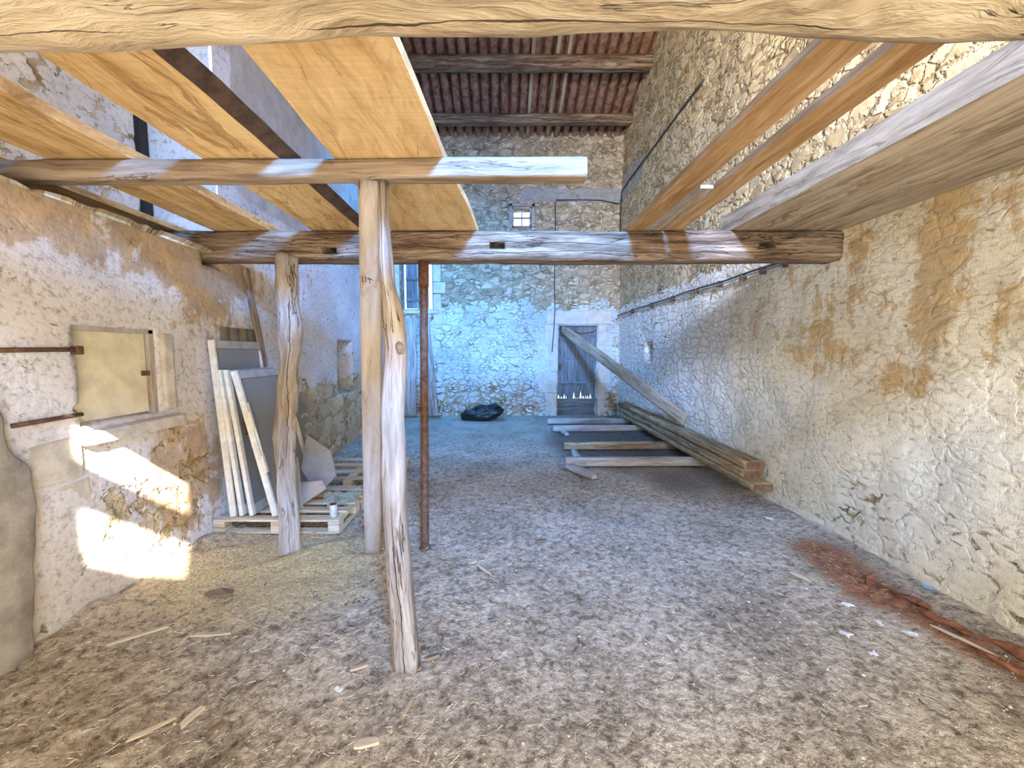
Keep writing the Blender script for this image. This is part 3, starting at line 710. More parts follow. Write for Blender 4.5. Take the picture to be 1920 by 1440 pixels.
pa = timber('support_post', (-1.035, 2.97, -0.03), (-0.72, 2.20, 2.54), 0.125, 0.05, W_pale, side=(1, 0, 0), corner=0.12, amp=0.002, seed=44, step=0.08, M=20,
            wf=interp([(0, 0.9), (0.15, 1.0), (1, 1.0)]))
tag(pa, 'flat pale sawn board used as a prop, pencilled number near its top', 'post')
# pencilled number on the board
def writing():
    d = (Vector((-0.72, 2.20, 2.54)) - Vector((-1.035, 2.97, -0.03))); t = (2.035 + 0.03) / d.z
    c = Vector((-1.035, 2.97, -0.03)) + d * t
    u = d.normalized(); s = Vector((1, 0, 0)); s = (s - u * s.dot(u)).normalized(); n = u.cross(s).normalized()
    if n.y > 0: n = -n
    o0 = c + n * 0.0262
    V = []; F = []
    for pts in ([(-0.045, 0.014), (-0.040, -0.022)], [(-0.030, 0.016), (-0.022, 0.012), (-0.026, -0.016)], [(-0.014, 0.002), (-0.006, 0.010), (-0.001, -0.004), (0.002, -0.022)], [(-0.004, 0.006), (0.012, 0.003), (0.018, -0.003)]):
        for (a, b) in zip(pts, pts[1:]):
            A = o0 + s * a[0] + u * a[1]; B = o0 + s * b[0] + u * b[1]; w = (B - A).normalized().cross(n) * 0.0022
            k = len(V); V.extend([A + w, B + w, B - w, A - w, A + w - n * 0.0016, B + w - n * 0.0016, B - w - n * 0.0016, A - w - n * 0.0016])
            F.extend([(k, k + 1, k + 2, k + 3), (k, k + 4, k + 5, k + 1), (k + 2, k + 6, k + 7, k + 3), (k + 1, k + 5, k + 6, k + 2), (k, k + 3, k + 7, k + 4)])
    o = link('pencil_mark', [v - pa.location for v in V], F, M_black, pa, smooth=False)
    o['label'] = 'black handwritten number'
writing()
pc = timber('support_post', (-1.735, 3.02, -0.04), (-1.86, 3.40, 2.42), 0.14, 0.14, W_post, side=(0.8, 0.6, 0), corner=0.22, amp=0.016, amp2=0.03, seed=52, step=0.035, M=30, nf=3.5,
            wf=interp([(0, 0.95), (0.1, 1.0), (0.35, 0.95), (0.55, 1.0), (0.62, 0.9), (0.72, 1.25), (0.85, 1.15), (1, 1.15)]),
            off=interp([(0, (0.0, 0, 0)), (0.3, (-0.035, 0, 0)), (0.55, (-0.01, 0, 0)), (0.75, (0.02, 0, 0)), (0.86, (0.0, 0, 0)), (1, (0.0, 0, 0))]))
tag(pc, 'gnarled axe-hewn post beside the stacked window sashes', 'post')
M_iron = plain('rusty_iron', (0.20, 0.115, 0.075), 0.75, 0.8, 25, 0.5, metallic=0.5, dark=(0.35, 0.25, 0.2))
pd = empty('pipe_prop', (-0.625, 3.02, 0), label='thin rusty iron pipe prop standing under the dark beam', cat='post')
def ppt(z): k = z / 2.4; return (0.0 - 0.055 * k, 0.0 + 0.42 * k, z)
tube('pipe', [ppt(-0.02 + 2.42 * i / 40) for i in range(41)], 0.034, M_iron, pd, 20)
tube('collar', [ppt(2.17), ppt(2.40)], 0.044, M_iron, pd, 20)
lathe('base_plate', [(0.045, -0.01), (0.048, 0.006), (0.036, 0.012)], M_iron, pd)

# ------------------------------------------------------------------ openings: doors and windows
dr = empty('door_1', (1.92, YB + 0.12, 0), kind='structure')
rr = random.Random(3)
xs = [-0.50, -0.25, 0.0, 0.24, 0.50]
for k in range(4):
    x0, x1 = xs[k] + 0.0015, xs[k + 1] - 0.0015
    pts = [(x0, 0, 2.25), (x0, 0, 0.45 + rr.uniform(-0.05, 0.12))]
    n = 7
    for i in range(n): 
        x = x0 + (x1 - x0) * (i + 0.5) / n; pts.append((x, 0, 0.38 + (0.25 * rr.random() if i % 2 else 0.0)))
    pts += [(x1, 0, 0.45), (x1, 0, 2.25)]
    prism('plank', pts, (0, 0.03, 0), W_blue, dr, bevel=0.0)
for z0, z1 in ((1.96, 2.03), (1.36, 1.44), (0.78, 0.84)):
    boxes('rail', [(-0.49, 0.49, -0.025, 0.0, z0, z1)], W_blue, dr)
boxes('bottom_board', [(-0.50, 0.50, 0.035, 0.06, -0.02, 0.405)], W_blue, dr)
boxes('latch', [(-0.46, -0.40, -0.05, -0.02, 1.12, 1.30)], M_iron, dr)
tube('strap', [(-0.48, -0.03, 2.18), (-0.2, -0.04, 2.16), (0.1, -0.03, 2.06), (0.4, -0.04, 2.1), (0.48, -0.03, 2.16)], 0.012, M_iron, dr)
boxes('door_frame', [(-0.56, -0.50, -0.02, 0.06, 0, 2.3), (0.50, 0.56, -0.02, 0.06, 0, 2.3), (-0.56, 0.56, -0.02, 0.06, 2.25, 2.33)], W_blue, dr)

w1 = empty('window_1', (0.50, YB + 0.05, 4.87), kind='structure')
boxes('window_frame', [(-0.25, -0.20, -0.09, 0.0, -0.25, 0.25), (0.20, 0.25, -0.09, 0.0, -0.25, 0.25), (-0.25, 0.25, -0.09, 0.0, 0.20, 0.25), (-0.25, 0.25, -0.09, 0.0, -0.25, -0.20)], W_grey, w1)
boxes('glazing_bar', [(-0.012, 0.012, -0.06, 0.0, -0.21, 0.21), (-0.21, 0.21, -0.055, 0.0, -0.012, 0.012)], W_grey, w1)
g = G('dusty_window_glass')
gb = g.n('ShaderNodeBsdfPrincipled', {}, Base_Color=(0.85, 0.95, 1.0), Roughness=0.25, Transmission_Weight=1.0, IOR=1.1)
g.t.links.new(gb.outputs[0], g.out.inputs[0]); M_pane = g.m
boxes('pane', [(-0.20, 0.20, -0.03, -0.026, -0.20, 0.20)], M_pane, w1, bevel=0)
boxes('window_surround', [(-0.31, -0.24, -0.12, -0.05, -0.31, 0.31), (0.24, 0.31, -0.12, -0.05, -0.31, 0.31), (-0.31, 0.31, -0.12, -0.05, 0.25, 0.31)], W_grey, w1)

w2 = empty('window_2', (-2.10, YB + 0.15, 3.3), kind='structure')
boxes('shutter', [(-0.30, -0.02, 0, 0.03, -0.60, 0.63), (-0.01, 0.26, 0, 0.03, -0.61, 0.63)], W_blue, w2)
boxes('rail', [(-0.30, 0.26, -0.03, 0.0, -0.42, -0.35), (-0.30, 0.26, -0.03, 0.0, 0.10, 0.17)], W_blue, w2)
boxes('window_frame', [(-0.42, -0.36, 0.0, 0.08, -0.64, 0.66), (0.36, 0.42, 0.0, 0.08, -0.64, 0.66), (-0.42, 0.42, 0.0, 0.08, 0.6, 0.68)], W_blue, w2)
M_stone = plain('dressed_limestone', (0.72, 0.66, 0.54), 0.92, 0.35, 6, 0.5, dist=0.01)
tag(boxes('trim_3', [(-1.69, -1.46, YB - 0.035, YB + 0.1, 2.28, 2.62), (-1.69, -1.38, YB - 0.04, YB + 0.1, 3.05, 3.32), (-1.69, -1.5, YB - 0.035, YB + 0.1, 3.33, 3.75), (-1.69, -1.5, YB - 0.03, YB + 0.1, 2.64, 3.03), (-2.68, -2.52, YB - 0.04, YB + 0.1, 2.7, 3.9), (-2.62, -1.55, YB - 0.06, YB + 0.1, 2.55, 2.63)], M_stone, bevel=0.012), kind='structure')
tag(boxes('trim_4', [(1.12, 1.40, YB - 0.03, YB + 0.1, 0.0, 0.55), (0.95, 1.40, YB - 0.025, YB + 0.1, 0.57, 1.10), (1.20, 1.40, YB - 0.03, YB + 0.1, 1.12, 1.75), (1.1, 1.40, YB - 0.025, YB + 0.1, 1.77, 2.28), (2.44, 2.62, YB - 0.03, YB + 0.1, 0.0, 0.8), (2.44, 2.74, YB - 0.025, YB + 0.1, 0.82, 1.5), (2.44, 2.62, YB - 0.03, YB + 0.1, 1.52, 2.28), (1.12, 2.74, YB - 0.03, YB + 0.1, 2.30, 2.62)], M_stone, bevel=0.012), kind='structure')
# shuttered recess in the left wall
M_cream = masonry('cream_shutter_limewash', 1, plaster=((0.70, 0.64, 0.46), (0.82, 0.77, 0.60)), dscale=0.004, flake=2)
M_cdress = plain('cream_dressed_stone', (0.64, 0.59, 0.49), 0.93, 0.5, 9, 0.8, dist=0.012)
w3 = empty('window_3', (XL(2.56) - 0.05, 2.56, 1.45), kind='structure')
sh_ = boxes('shutter', [(-0.01, 0.012, -0.275, 0.235, -0.28, 0.285)], plain('cream_painted_board', (0.74, 0.67, 0.47), 0.9, 0.3, 9, 0.4), w3)
boxes('window_frame', [(-0.01, 0.035, 0.245, 0.285, -0.3, 0.31), (-0.01, 0.035, -0.29, 0.285, 0.28, 0.315)], W_pale, w3)
lt = boxes('latch', [(0.012, 0.03, 0.19, 0.25, -0.02, 0.015)], M_iron, w3)
boxes('window_sill', [(-0.02, 0.13, -0.30, 0.42, -0.42, -0.33)], M_cdress, w3, bevel=0.03)
# dressed stone blocks framing the recess
tag(boxes('trim_5', [(XL(2.0) - 0.05, XL(2.0) + 0.022, 1.99, 2.26, 0.86, 1.10), (XL(2.95) - 0.05, XL(2.95) + 0.03, 2.89, 2.98, 1.16, 1.74), (XL(2.4) - 0.05, XL(2.4) + 0.022, 2.0, 2.30, 0.57, 0.84)], M_cdress, bevel=0.015), kind='structure')
# iron bars on the left wall
for (y0, y1, z, lab, hinge) in ((1.86, 2.27, 1.612, 'upper dark iron strap bar fixed to the left wall beside the recess', True), (1.93, 2.26, 1.228, 'lower iron bar fixed to the left wall beside the recess', False)):
    e = empty('iron_bar', (XL(2) + 0.035, y0, z), label=lab, cat='iron bar')
    tube('bar', [(0, 0, -0.004), (0.004, (y1 - y0) * 0.5, 0.0), (0, y1 - y0, 0.003)], 0.013, M_iron, e)
    if hinge: boxes('hinge_pin', [(-0.03, 0.022, y1 - y0 - 0.02, y1 - y0 + 0.015, -0.028, 0.024)], M_iron, e, bevel=0.006)

# ------------------------------------------------------------------ cables
M_cable = plain('black_cable', (0.05, 0.06, 0.07), 0.6, 0.3)
M_pipe = plain('grey_conduit', (0.30, 0.31, 0.30), 0.6, 0.4)
cb = empty('wall_cable', (XR - 0.05, 6.9, 2.52), label='pair of black cables clipped along the right wall at beam height', cat='cable')
pts = [(-0.01 + 0.01 * N3(y, 0, 0, 2), y - 6.9, 0.0 + 0.03 * N3(y, 3, 0, 1.2) - 0.02 * sst(y, 8.8, 9.7)) for y in [3.65 + 0.12 * i for i in range(51)]]
tube('cable', pts, 0.012, M_cable, cb)
tube('conduit', [(p[0] - 0.004, p[1], p[2] - 0.03) for p in pts], 0.010, M_pipe, cb)
for y in (4.0, 4.35, 4.7, 5.2, 5.8, 6.6, 7.5, 8.6):
    boxes('clip', [(-0.03, 0.04, y - 6.9 - 0.012, y - 6.9 + 0.012, -0.06, 0.02)], M_iron, cb, bevel=0.002)
tag(set_origin(tube('wall_cable', [(XR - 0.05, 5.85 + 0.15 * i, 5.49 + 0.02 * N3(i * .4, 2, 1) - 0.05 * sst(i, 20, 26)) for i in range(26)] + [(XR - 0.05, 9.62, 5.35), (XR - 0.06, 9.62, 4.9), (XR - 0.05, 9.62, 4.4), (XR - 0.05, 9.62, 3.8)], 0.016, M_cable), (XR - 0.05, 7.5, 5.4)),
    'thin black cable high on the right stone wall, running down the far corner', 'cable')
tag(set_origin(tube('wall_cable', [(2.86, YB - 0.06, 5.18), (2.4, YB - 0.05, 5.27), (1.9, YB - 0.05, 5.28), (1.34, YB - 0.05, 5.27), (1.31, YB - 0.05, 5.2), (1.32, YB - 0.05, 4.4), (1.31, YB - 0.05, 3.4), (1.33, YB - 0.05, 2.6), (1.31, YB - 0.06, 2.2), (1.27, YB - 0.06, 1.6)], 0.011, M_cable), (1.31, YB - 0.05, 3.5)),
    'thin dark wire hanging down the back wall beside the door', 'cable')

# ------------------------------------------------------------------ timber stack along the right wall
def stackboard(x0, y0, z0, x1, y1, z1, w, h, lab, seed, mat=W_board):
    o = timber('timber_board', (x0, y0, z0), (x1, y1, z1), w, h, mat, side=(1, 0, 0), corner=0.12, amp=0.006, amp2=0.004, seed=seed, step=0.08, endmat=M_end)
    return tag(o, lab, 'board')
M_end = plain('dark_end_grain', (0.24, 0.145, 0.085), 0.95, 0.8, 18, 0.6)
W_old = wood('old_stacked_board', (0.18, 0.115, 0.06), (0.40, 0.29, 0.16), (0.58, 0.45, 0.28), crack=0.5, stain=0.4, scol=(0.10, 0.07, 0.045), gv=6, bump=0.9, dist=0.012)
stackboard(2.765, 3.95, 0.165, 2.80, 8.6, 0.20, 0.21, 0.085, 'bottom board of the timber stack along the right wall, dark cut end', 61, W_old)
stackboard(2.775, 4.13, 0.255, 2.79, 8.7, 0.31, 0.215, 0.085, 'middle board of the timber stack along the right wall', 62, W_old)
stackboard(2.81, 4.16, 0.345, 2.78, 8.75, 0.42, 0.21, 0.085, 'top board of the timber stack along the right wall, red-brown cut end', 63, W_old)
lb = timber('leaning_board', (2.845, 5.86, 0.55), (1.50, 9.55, 2.18), 0.05, 0.225, W_board, side=(0.94, 0.34, 0), corner=0.12, amp=0.004, seed=66, step=0.08,
            hf=interp([(0, 0.8), (0.05, 1), (0.9, 1), (0.96, 0.85), (1, 0.5)]))
tag(lb, 'long board leaning from the timber stack up to the top corner of the door', 'board')
for k, (x0, x1, y, w, h, lab) in enumerate(((0.90, 2.90, 5.30, 0.10, 0.115, 'nearest of the four timber bearers lying on the ground at the stack'),
                                           (1.03, 2.90, 6.24, 0.10, 0.115, 'second nearest of the four bearers on the ground, dirt-covered'),
                                           (1.04, 2.90, 7.68, 0.10, 0.115, 'third nearest of the four bearers on the ground at the stack'),
                                           (1.03, 2.90, 8.48, 0.11, 0.115, 'farthest of the four bearers on the ground, close to the door'))):
    tag(timber('bearer', (x0, y, 0.06), (x1, y + 0.03, 0.06), w, h, W_grey if k != 1 else W_old, side=(0, 1, 0), corner=0.14, amp=0.006, seed=70 + k, step=0.08), lab, 'board')
tag(timber('timber_offcut', (0.93, 5.20, 0.03), (1.17, 4.72, 0.03), 0.15, 0.05, W_grey, side=(1, 0.4, 0), corner=0.15, amp=0.004, seed=77, wf=interp([(0, 1), (0.8, 1), (1, 0.55)])),
    'short pale offcut of board lying before the nearest bearer', 'offcut')
tag(timber('timber_offcut', (1.10, 5.45, 0.05), (1.12, 5.85, 0.05), 0.10, 0.10, W_grey, corner=0.5, amp=0.01, seed=78), 'short round offcut between the two nearest bearers', 'offcut')
tag(timber('timber_offcut', (1.20, 7.5, 0.03), (1.26, 7.25, 0.03), 0.07, 0.06, W_grey, corner=0.3, amp=0.006, seed=79), 'small block of wood before the third bearer', 'offcut')

# boards leaning on the back wall
for x0, x1, w, zt, lab, sd in ((-2.54, -2.48, 0.30, 2.46, 'grey board leaning on the back wall below the shuttered window, first from the corner', 81),
                               (-2.22, -2.24, 0.26, 2.44, 'grey board leaning on the back wall, between the other two', 82),
                               (-1.93, -1.68, 0.27, 2.46, 'grey board leaning on the back wall beyond the rusty pipe, foot splayed out', 83)):
    tag(timber('wall_board', (x1, 9.40, 0.0), (x0, 9.60, zt), w, 0.03, W_grey, side=(1, 0, 0), corner=0.12, amp=0.003, seed=sd, step=0.08, wf=lambda t, s=sd: 1 + 0.10 * N3(t * 3, s, 0)), lab, 'board')

# black plastic bag at the back wall
def bag():
    bm = bmesh.new(); bmesh.ops.create_icosphere(bm, subdivisions=5, radius=1.0)
    for v in bm.verts:
        c = v.co.copy(); r = 1 + 0.22 * N3(c.x, c.y, c.z, 1.7)
        cr = abs(N3(c.x, c.y, c.z, 3.5)) + 0.6 * abs(N3(c.x + 4, c.y, c.z, 7.5)) + 0.3 * abs(N3(c.x + 4, c.y + 3, c.z, 15))
        r -= 0.25 * cr
        v.co = Vector((c.x * 0.52 * r * (1.12 if c.x > 0 else 1.0), c.y * 0.26 * r, (c.z * 0.5 + 0.30) * 0.42 * r + 0.08 * (c.x) + 0.02))
        v.co.z = max(v.co.z, 0.0)
    me = bpy.data.meshes.new('plastic_bag'); bm.to_mesh(me); bm.free()
    for p in me.polygons: p.use_smooth = True
    me.materials.append(plain('black_plastic', (0.012, 0.012, 0.013), 0.42, 0.1, 5, 0.1, spec=0.5))
    o = bpy.data.objects.new('plastic_bag', me); COL.objects.link(o); o.location = (-0.45, 9.05, 0.0)
    return o
tag(bag(), 'crumpled black plastic bag lying against the back wall', 'bag')

# ------------------------------------------------------------------ pallets
def pallet(loc, rz, sx, sy, lab, n=5):
    e = empty('pallet', loc, rz, label=lab, cat='pallet')
    zt = 0.128
    for k in range(n):
        y = k * (sy - 0.1) / (n - 1)
        boxes('deck_board', [(0, sx, y, y + 0.1, zt - 0.02, zt)], W_pallet, e)
    for x in (0, sx / 2 - 0.05, sx - 0.1):
        boxes('stringer', [(x, x + 0.1, 0, sy, zt - 0.04, zt - 0.0205)], W_pallet, e)
        boxes('skid', [(x, x + 0.1, 0, sy, 0.0, 0.018)], W_pallet, e)
        for y in (0, sy / 2 - 0.05, sy - 0.1):
            boxes('block', [(x, x + 0.1, y, y + 0.1, 0.0185, zt - 0.0405)], W_pallet, e)
    boxes('bottom_board', [(0.1, sx / 2 - 0.05, 0.0, 0.09, 0, 0.016), (sx / 2 + 0.05, sx - 0.1, 0.0, 0.09, 0, 0.016)], W_pallet, e)
    return e
pallet((-2.54, 3.27, 0.0), 0.0, 1.11, 0.86, 'wooden pallet carrying the window sashes and glass jars')
pallet((-2.35, 4.35, 0.0), 0.04, 1.1, 0.9, 'second wooden pallet, lying behind the one with the jars', 4)
tag(timber('timber_offcut', (-1.48, 3.78, 0.045), (-1.36, 4.05, 0.045), 0.16, 0.09, W_grey, side=(1, -0.4, 0), corner=0.15, amp=0.005, seed=90), 'chunky block of wood at the right corner of the jar pallet', 'offcut')

# ------------------------------------------------------------------ window sashes leaning on the left wall
M_white = plain('old_white_paint', (0.80, 0.77, 0.68), 0.7, 0.45, 12, 0.4, dark=(0.5, 0.47, 0.4))
M_greyp = plain('dusty_grey_paint', (0.42, 0.40, 0.36), 0.8, 0.35, 12, 0.3)
g = G('dusty_sash_glass')
nz = g.noise(g.n('ShaderNodeTexCoord').outputs['Object'], 3, 5, 0.6)
gm = g.n('ShaderNodeMixShader', {}, _0=g.ramp(nz, [(0.3, (0.72, 0.72, 0.72)), (0.7, (0.86, 0.86, 0.86))]))
gd = g.n('ShaderNodeBsdfPrincipled', {}, Base_Color=(0.30, 0.29, 0.26), Roughness=0.5)
gt = g.n('ShaderNodeBsdfTransparent', {})
g.t.links.new(gt.outputs[0], gm.inputs[1]); g.t.links.new(gd.outputs[0], gm.inputs[2]); g.t.links.new(gm.outputs[0], g.out.inputs[0])
M_sg = g.m
def sash(xb, xt, h, y0, width, lab, bar=True, hook=False, st=0.045, seed=0, both=False, zb=0.135, glass=True):
    """stands in the plane through the y axis, foot at x=xb, head at x=xt, against the left wall"""
    e = empty('window_sash', (xb, y0, zb), label=lab, cat='window sash', group='old window sashes leaning on the left wall')
    lean = math.atan2(xb - xt, h)
    e.rotation_euler = (0, -lean, 0)
    L = math.hypot(xb - xt, h); th = 0.036
    boxes('stile', [(-th / 2, th / 2, 0, st, 0, L)], M_white, e, bevel=0.006)
    boxes('stile', [(-th / 2, th / 2, width - st, width, 0, L)], M_white, e, bevel=0.006)
    boxes('top_rail', [(-th / 2, th / 2, st, width - st, L - 0.075, L - 0.004)], M_greyp, e, bevel=0.006)
    boxes('bottom_rail', [(-th / 2, th / 2, st, width - st, 0.0, 0.09)], M_greyp, e, bevel=0.006)
    if bar: boxes('glazing_bar', [(-0.012, 0.012, st, width - st, L * 0.45, L * 0.45 + 0.022)], M_greyp, e)
    if glass: boxes('pane', [(-0.002, 0.002, st, width - st, 0.09, L - 0.075)], M_sg, e, bevel=0)
    if both: boxes('rebate', [(th / 2, th / 2 + 0.014, 0.004, st * 0.6, 0.0, L)], M_white, e, bevel=0.003)
    if hook:
        tube('espagnolette', [(th / 2 + 0.02, st * 0.5, L * 0.30), (th / 2 + 0.02, st * 0.5, L * 0.78)], 0.008, M_white, e)
        boxes('handle', [(th / 2, th / 2 + 0.035, -0.004, 0.03, L * 0.30, L * 0.42)], M_white, e, bevel=0.006); boxes('handle', [(th / 2, th / 2 + 0.03, 0.0, 0.03, L * 0.60, L * 0.72)], M_white, e, bevel=0.006)
    return e
sash(-2.40, -2.505, 1.57, 3.31, 0.70, 'tallest old white window sash, hindmost of the leaning pack, against the wall', seed=1, bar=False, both=True)
sash(-2.33, -2.455, 1.31, 3.33, 0.72, 'white window sash leaning just in front of the tallest one', seed=2, bar=False)
s3 = sash(-2.24, -2.40, 1.31, 3.33, 0.74, 'white window sash third from the wall, with a rusty latch and string', seed=3, bar=False)
boxes('latch', [(0.018, 0.03, 0.08, 0.115, 0.72, 0.84)], M_iron, s3, bevel=0.003)
tube('string', [(0.03, 0.12, 0.78), (0.035, 0.125, 0.70), (0.033, 0.12, 0.62), (0.036, 0.13, 0.56)], 0.003, M_white, s3, 5)
sash(-2.03, -2.33, 1.30, 3.32, 0.75, 'frontmost leaning window sash, with white handle bar and dusty pane', seed=4, bar=False, hook=True, both=True, st=0.055)

# corrugated sheet behind the sashes
def corr():
    V = []; F = []; W = 0.52; n = 60
    for i in range(n + 1):
        t = i / n; y = W * t; x = 0.016 * abs(math.sin(t * math.pi * 4)) - 0.008
        for (zz, xx) in ((0, 0.05), (1.70, 0.0)):
            V.append((x + xx, y, zz)); V.append((x + xx - 0.008, y, zz))
    for i in range(n):
        a = i * 4; b = a + 4
        F += [(a, b, b + 2, a + 2), (a + 1, a + 3, b + 3, b + 1), (a + 2, b + 2, b + 3, a + 3), (a, a + 1, b + 1, b)]
    o = link('corrugated_sheet', V, F, plain('fibre_cement', (0.33, 0.26, 0.19), 0.9, 0.6, 8, 0.4))
    o.location = (-2.555, 3.52, 0.13); return o
tag(corr(), 'brown corrugated sheet standing between the window sashes and the left wall', 'sheet')
tag(timber('leaning_board', (-2.40, 4.24, 0.0), (-2.535, 3.88, 2.42), 0.07, 0.035, W_dark, side=(0, 1, 0), corner=0.15, seed=95), 'dark narrow board standing against the left wall behind the gnarled post', 'board')

# slates and offcut panels right of the gnarled post
M_slate = plain('pale_slate', (0.40, 0.41, 0.40), 0.75, 0.35, 6, 0.4)
M_slate2 = plain('blue_grey_slate', (0.27, 0.30, 0.33), 0.7, 0.4, 6, 0.4)
def slab_pt(x, z, y0, lean): return (x, y0 + (z - 0.135) * lean, z)
tag(set_origin(prism('stone_slab', [slab_pt(x, z, 3.80, 0.30) for x, z in ((-2.05, 0.74), (-1.78, 0.57), (-1.70, 0.33), (-1.88, 0.137), (-2.07, 0.40))], (-0.003, 0.03, -0.009), M_slate), (-1.9, 3.84, 0.14)),
    'pale five-sided slab standing on the pallet beside the gnarled post', 'slab')
tag(set_origin(prism('stone_slab', [slab_pt(x, z, 4.09, 0.12) for x, z in ((-2.38, 1.18), (-2.17, 1.10), (-2.02, 0.66), (-1.93, 0.137), (-2.30, 0.137))], (-0.002, 0.025, -0.003), M_slate2), (-2.15, 4.1, 0.14)),
    'tall blue-grey slab with chalk scribbles behind the pale one', 'slab')
tag(set_origin(prism('panel_offcut', [(-1.93, 3.55, 0.131), (-1.66, 3.56, 0.30), (-1.72, 3.60, 0.37), (-1.95, 3.62, 0.34)], (-0.01, 0.03, 0.0), W_pale), (-1.8, 3.57, 0.14)),
    'triangular offcut of pale panel leaning behind the gnarled post', 'offcut')
tag(set_origin(prism('panel_offcut', [(-2.03, 3.55, 0.131), (-1.86, 3.50, 0.131), (-1.93, 3.58, 0.60), (-2.17, 3.64, 0.66), (-2.12, 3.60, 0.30)], (-0.02, 0.02, 0.0), M_slate), (-1.95, 3.55, 0.14)),
    'pale slate piece leaning inside the frontmost window sash', 'slab')
sl = bpy.data.objects['stone_slab.001']
for k, (x, z) in enumerate(((-2.17, 0.90), (-2.12, 0.80), (-2.13, 0.70))):
    y = 4.09 + (z - 0.135) * 0.12 + 0.022
    tube('chalk_mark', [Vector((x + 0.035 * math.cos(a * 0.9), y - 0.028, z + 0.025 * math.sin(a * 1.2))) - sl.location for a in range(6)], 0.004, M_white, sl, 5)['label'] = 'white chalk scribble'

# jars and can
g = G('jar_glass')
lw = g.n('ShaderNodeLayerWeight', {}, Blend=0.35).outputs['Facing']
gm = g.n('ShaderNodeMixShader', {}, _0=g.step(lw, 0.1, 1.0, 0.06, 0.75))
g.t.links.new(g.n('ShaderNodeBsdfTransparent', {}, Color=(0.93, 0.97, 0.95)).outputs[0], gm.inputs[1])
g.t.links.new(g.n('ShaderNodeBsdfPrincipled', {}, Base_Color=(0.80, 0.84, 0.82), Roughness=0.12).outputs[0], gm.inputs[2])
g.t.links.new(gm.outputs[0], g.out.inputs[0]); M_glass = g.m
M_can = plain('white_can_metal', (0.74, 0.76, 0.76), 0.4, 0.5, 40, 0.2, metallic=0.3)
def jar(loc, s, lab, first=None):
    if first is None:
        e = empty('glass_jar', loc, label=lab, cat='jar', group='glass jars on the pallet')
        lathe('glass_body', [(0.030, 0), (0.034, 0.004), (0.035, 0.07), (0.030, 0.080), (0.030, 0.095), (0.027, 0.095), (0.027, 0.08), (0.032, 0.068), (0.032, 0.008), (0.02, 0.005)], M_glass, e)
        lathe('rim', [(0.0305, 0.083), (0.033, 0.085), (0.033, 0.089), (0.0305, 0.091)], M_glass, e)
        return e
    e = first.copy(); COL.objects.link(e); e.location = loc; e.scale = (s, s, s); e['label'] = lab
    for ch in first.children:
        c = ch.copy(); COL.objects.link(c); c.parent = e
    return e
j0 = jar((-1.72, 3.69, 0.129), 1, 'clear glass jar nearest the gnarled post, leftmost of the jars')
for loc, s, lab in (((-1.63, 3.71, 0.129), 0.95, 'clear glass jar second from the gnarled post'), ((-1.60, 3.50, 0.148), 1.0, 'clear glass jar directly behind the white can'),
                    ((-1.535, 3.62, 0.129), 1.0, 'clear glass jar third from the right-hand end of the jars'), ((-1.49, 3.70, 0.129), 1.05, 'clear glass jar second from the right-hand end of the jars'), ((-1.45, 3.50, 0.129), 0.0, None)):
    if lab: jar(loc, s, lab, j0) if s else None
jar((-1.47, 3.48, 0.129), 1.0, 'clear glass jar farthest back at the right-hand end of the jars', j0).location = (-1.475, 3.72 + 0.10, 0.129)
cn = empty('drink_can', (-1.505, 3.335, 0.129), label='white drink can with dark specks standing before the glass jars', cat='can')
lathe('can_body', [(0.024, 0), (0.032, 0.008), (0.033, 0.012), (0.033, 0.108), (0.030, 0.114)], M_can, cn)
lathe('can_lid', [(0.030, 0.1142), (0.027, 0.120), (0.026, 0.117)], M_iron, cn)

# ------------------------------------------------------------------ litter
rnd = random.Random(11)
def scrap(x, y, s, mat, name, lab, cat, group=None, curl=1.0):
    n = 5; V = []; F = []
    for i in range(n):
        for j in range(n):
            a, b = (i / (n - 1) - .5) * s, (j / (n - 1) - .5) * s * 0.8
            V.append((a + 0.5 * s * N3(i, j, s * 99, 0.5), b * (0.35 + 0.65 * i / (n - 1)) + 0.5 * s * N3(i, j, s * 50 + x * 9, 0.5), 0.012 + s * 0.25 * curl * abs(N3(i * .8 + x * 7, j * .8, y * 5, 1.0))))
    for i in range(n - 1):
        for j in range(n - 1): F.append((i * n + j, (i + 1) * n + j, (i + 1) * n + j + 1, i * n + j + 1))
    m = len(V); V += [(v[0], v[1], v[2] - 0.002) for v in V]; F += [tuple(m + k for k in f[::-1]) for f in F]
    o = link(name, V, F, mat, smooth=False); o.location = (x, y, floor_h(x, y) + 0.012); o.rotation_euler = (0, 0, rnd.uniform(0, 6))
    return tag(o, lab, cat, group)
M_paper = plain('white_scrap', (0.85, 0.86, 0.86), 0.8, 0.1)
M_bluep = plain('blue_scrap', (0.25, 0.48, 0.75), 0.7, 0.1)
scrap(2.191, 2.283, 0.05, M_paper, 'paper_scrap', 'crumpled white scrap at the edge of the rust-red patch', 'scrap')
scrap(1.951, 2.035, 0.06, M_paper, 'paper_scrap', 'pointed white scrap in front of the rust-red patch', 'scrap')
scrap(2.548, 3.549, 0.07, M_paper, 'paper_scrap', 'white scrap on the dark ground past the rust-red patch', 'scrap')
scrap(2.842, 2.427, 0.055, M_bluep, 'plastic_scrap', 'small blue scrap at the foot of the right wall', 'scrap')
scrap(2.32, 2.045, 0.06, M_paper, 'paper_scrap', 'flat white scrap beside the rust-red streak', 'scrap')
scrap(1.965, 1.90, 0.04, M_paper, 'paper_scrap', 'smallest white scrap, just before the pointed one', 'scrap')
scrap(2.21, 2.12, 0.045, M_paper, 'paper_scrap', 'white scrap between the crumpled one and the flat one', 'scrap')
scrap(-0.78, 1.70, 0.035, M_paper, 'paper_scrap', 'tiny white scrap near the foot of the log post', 'scrap')
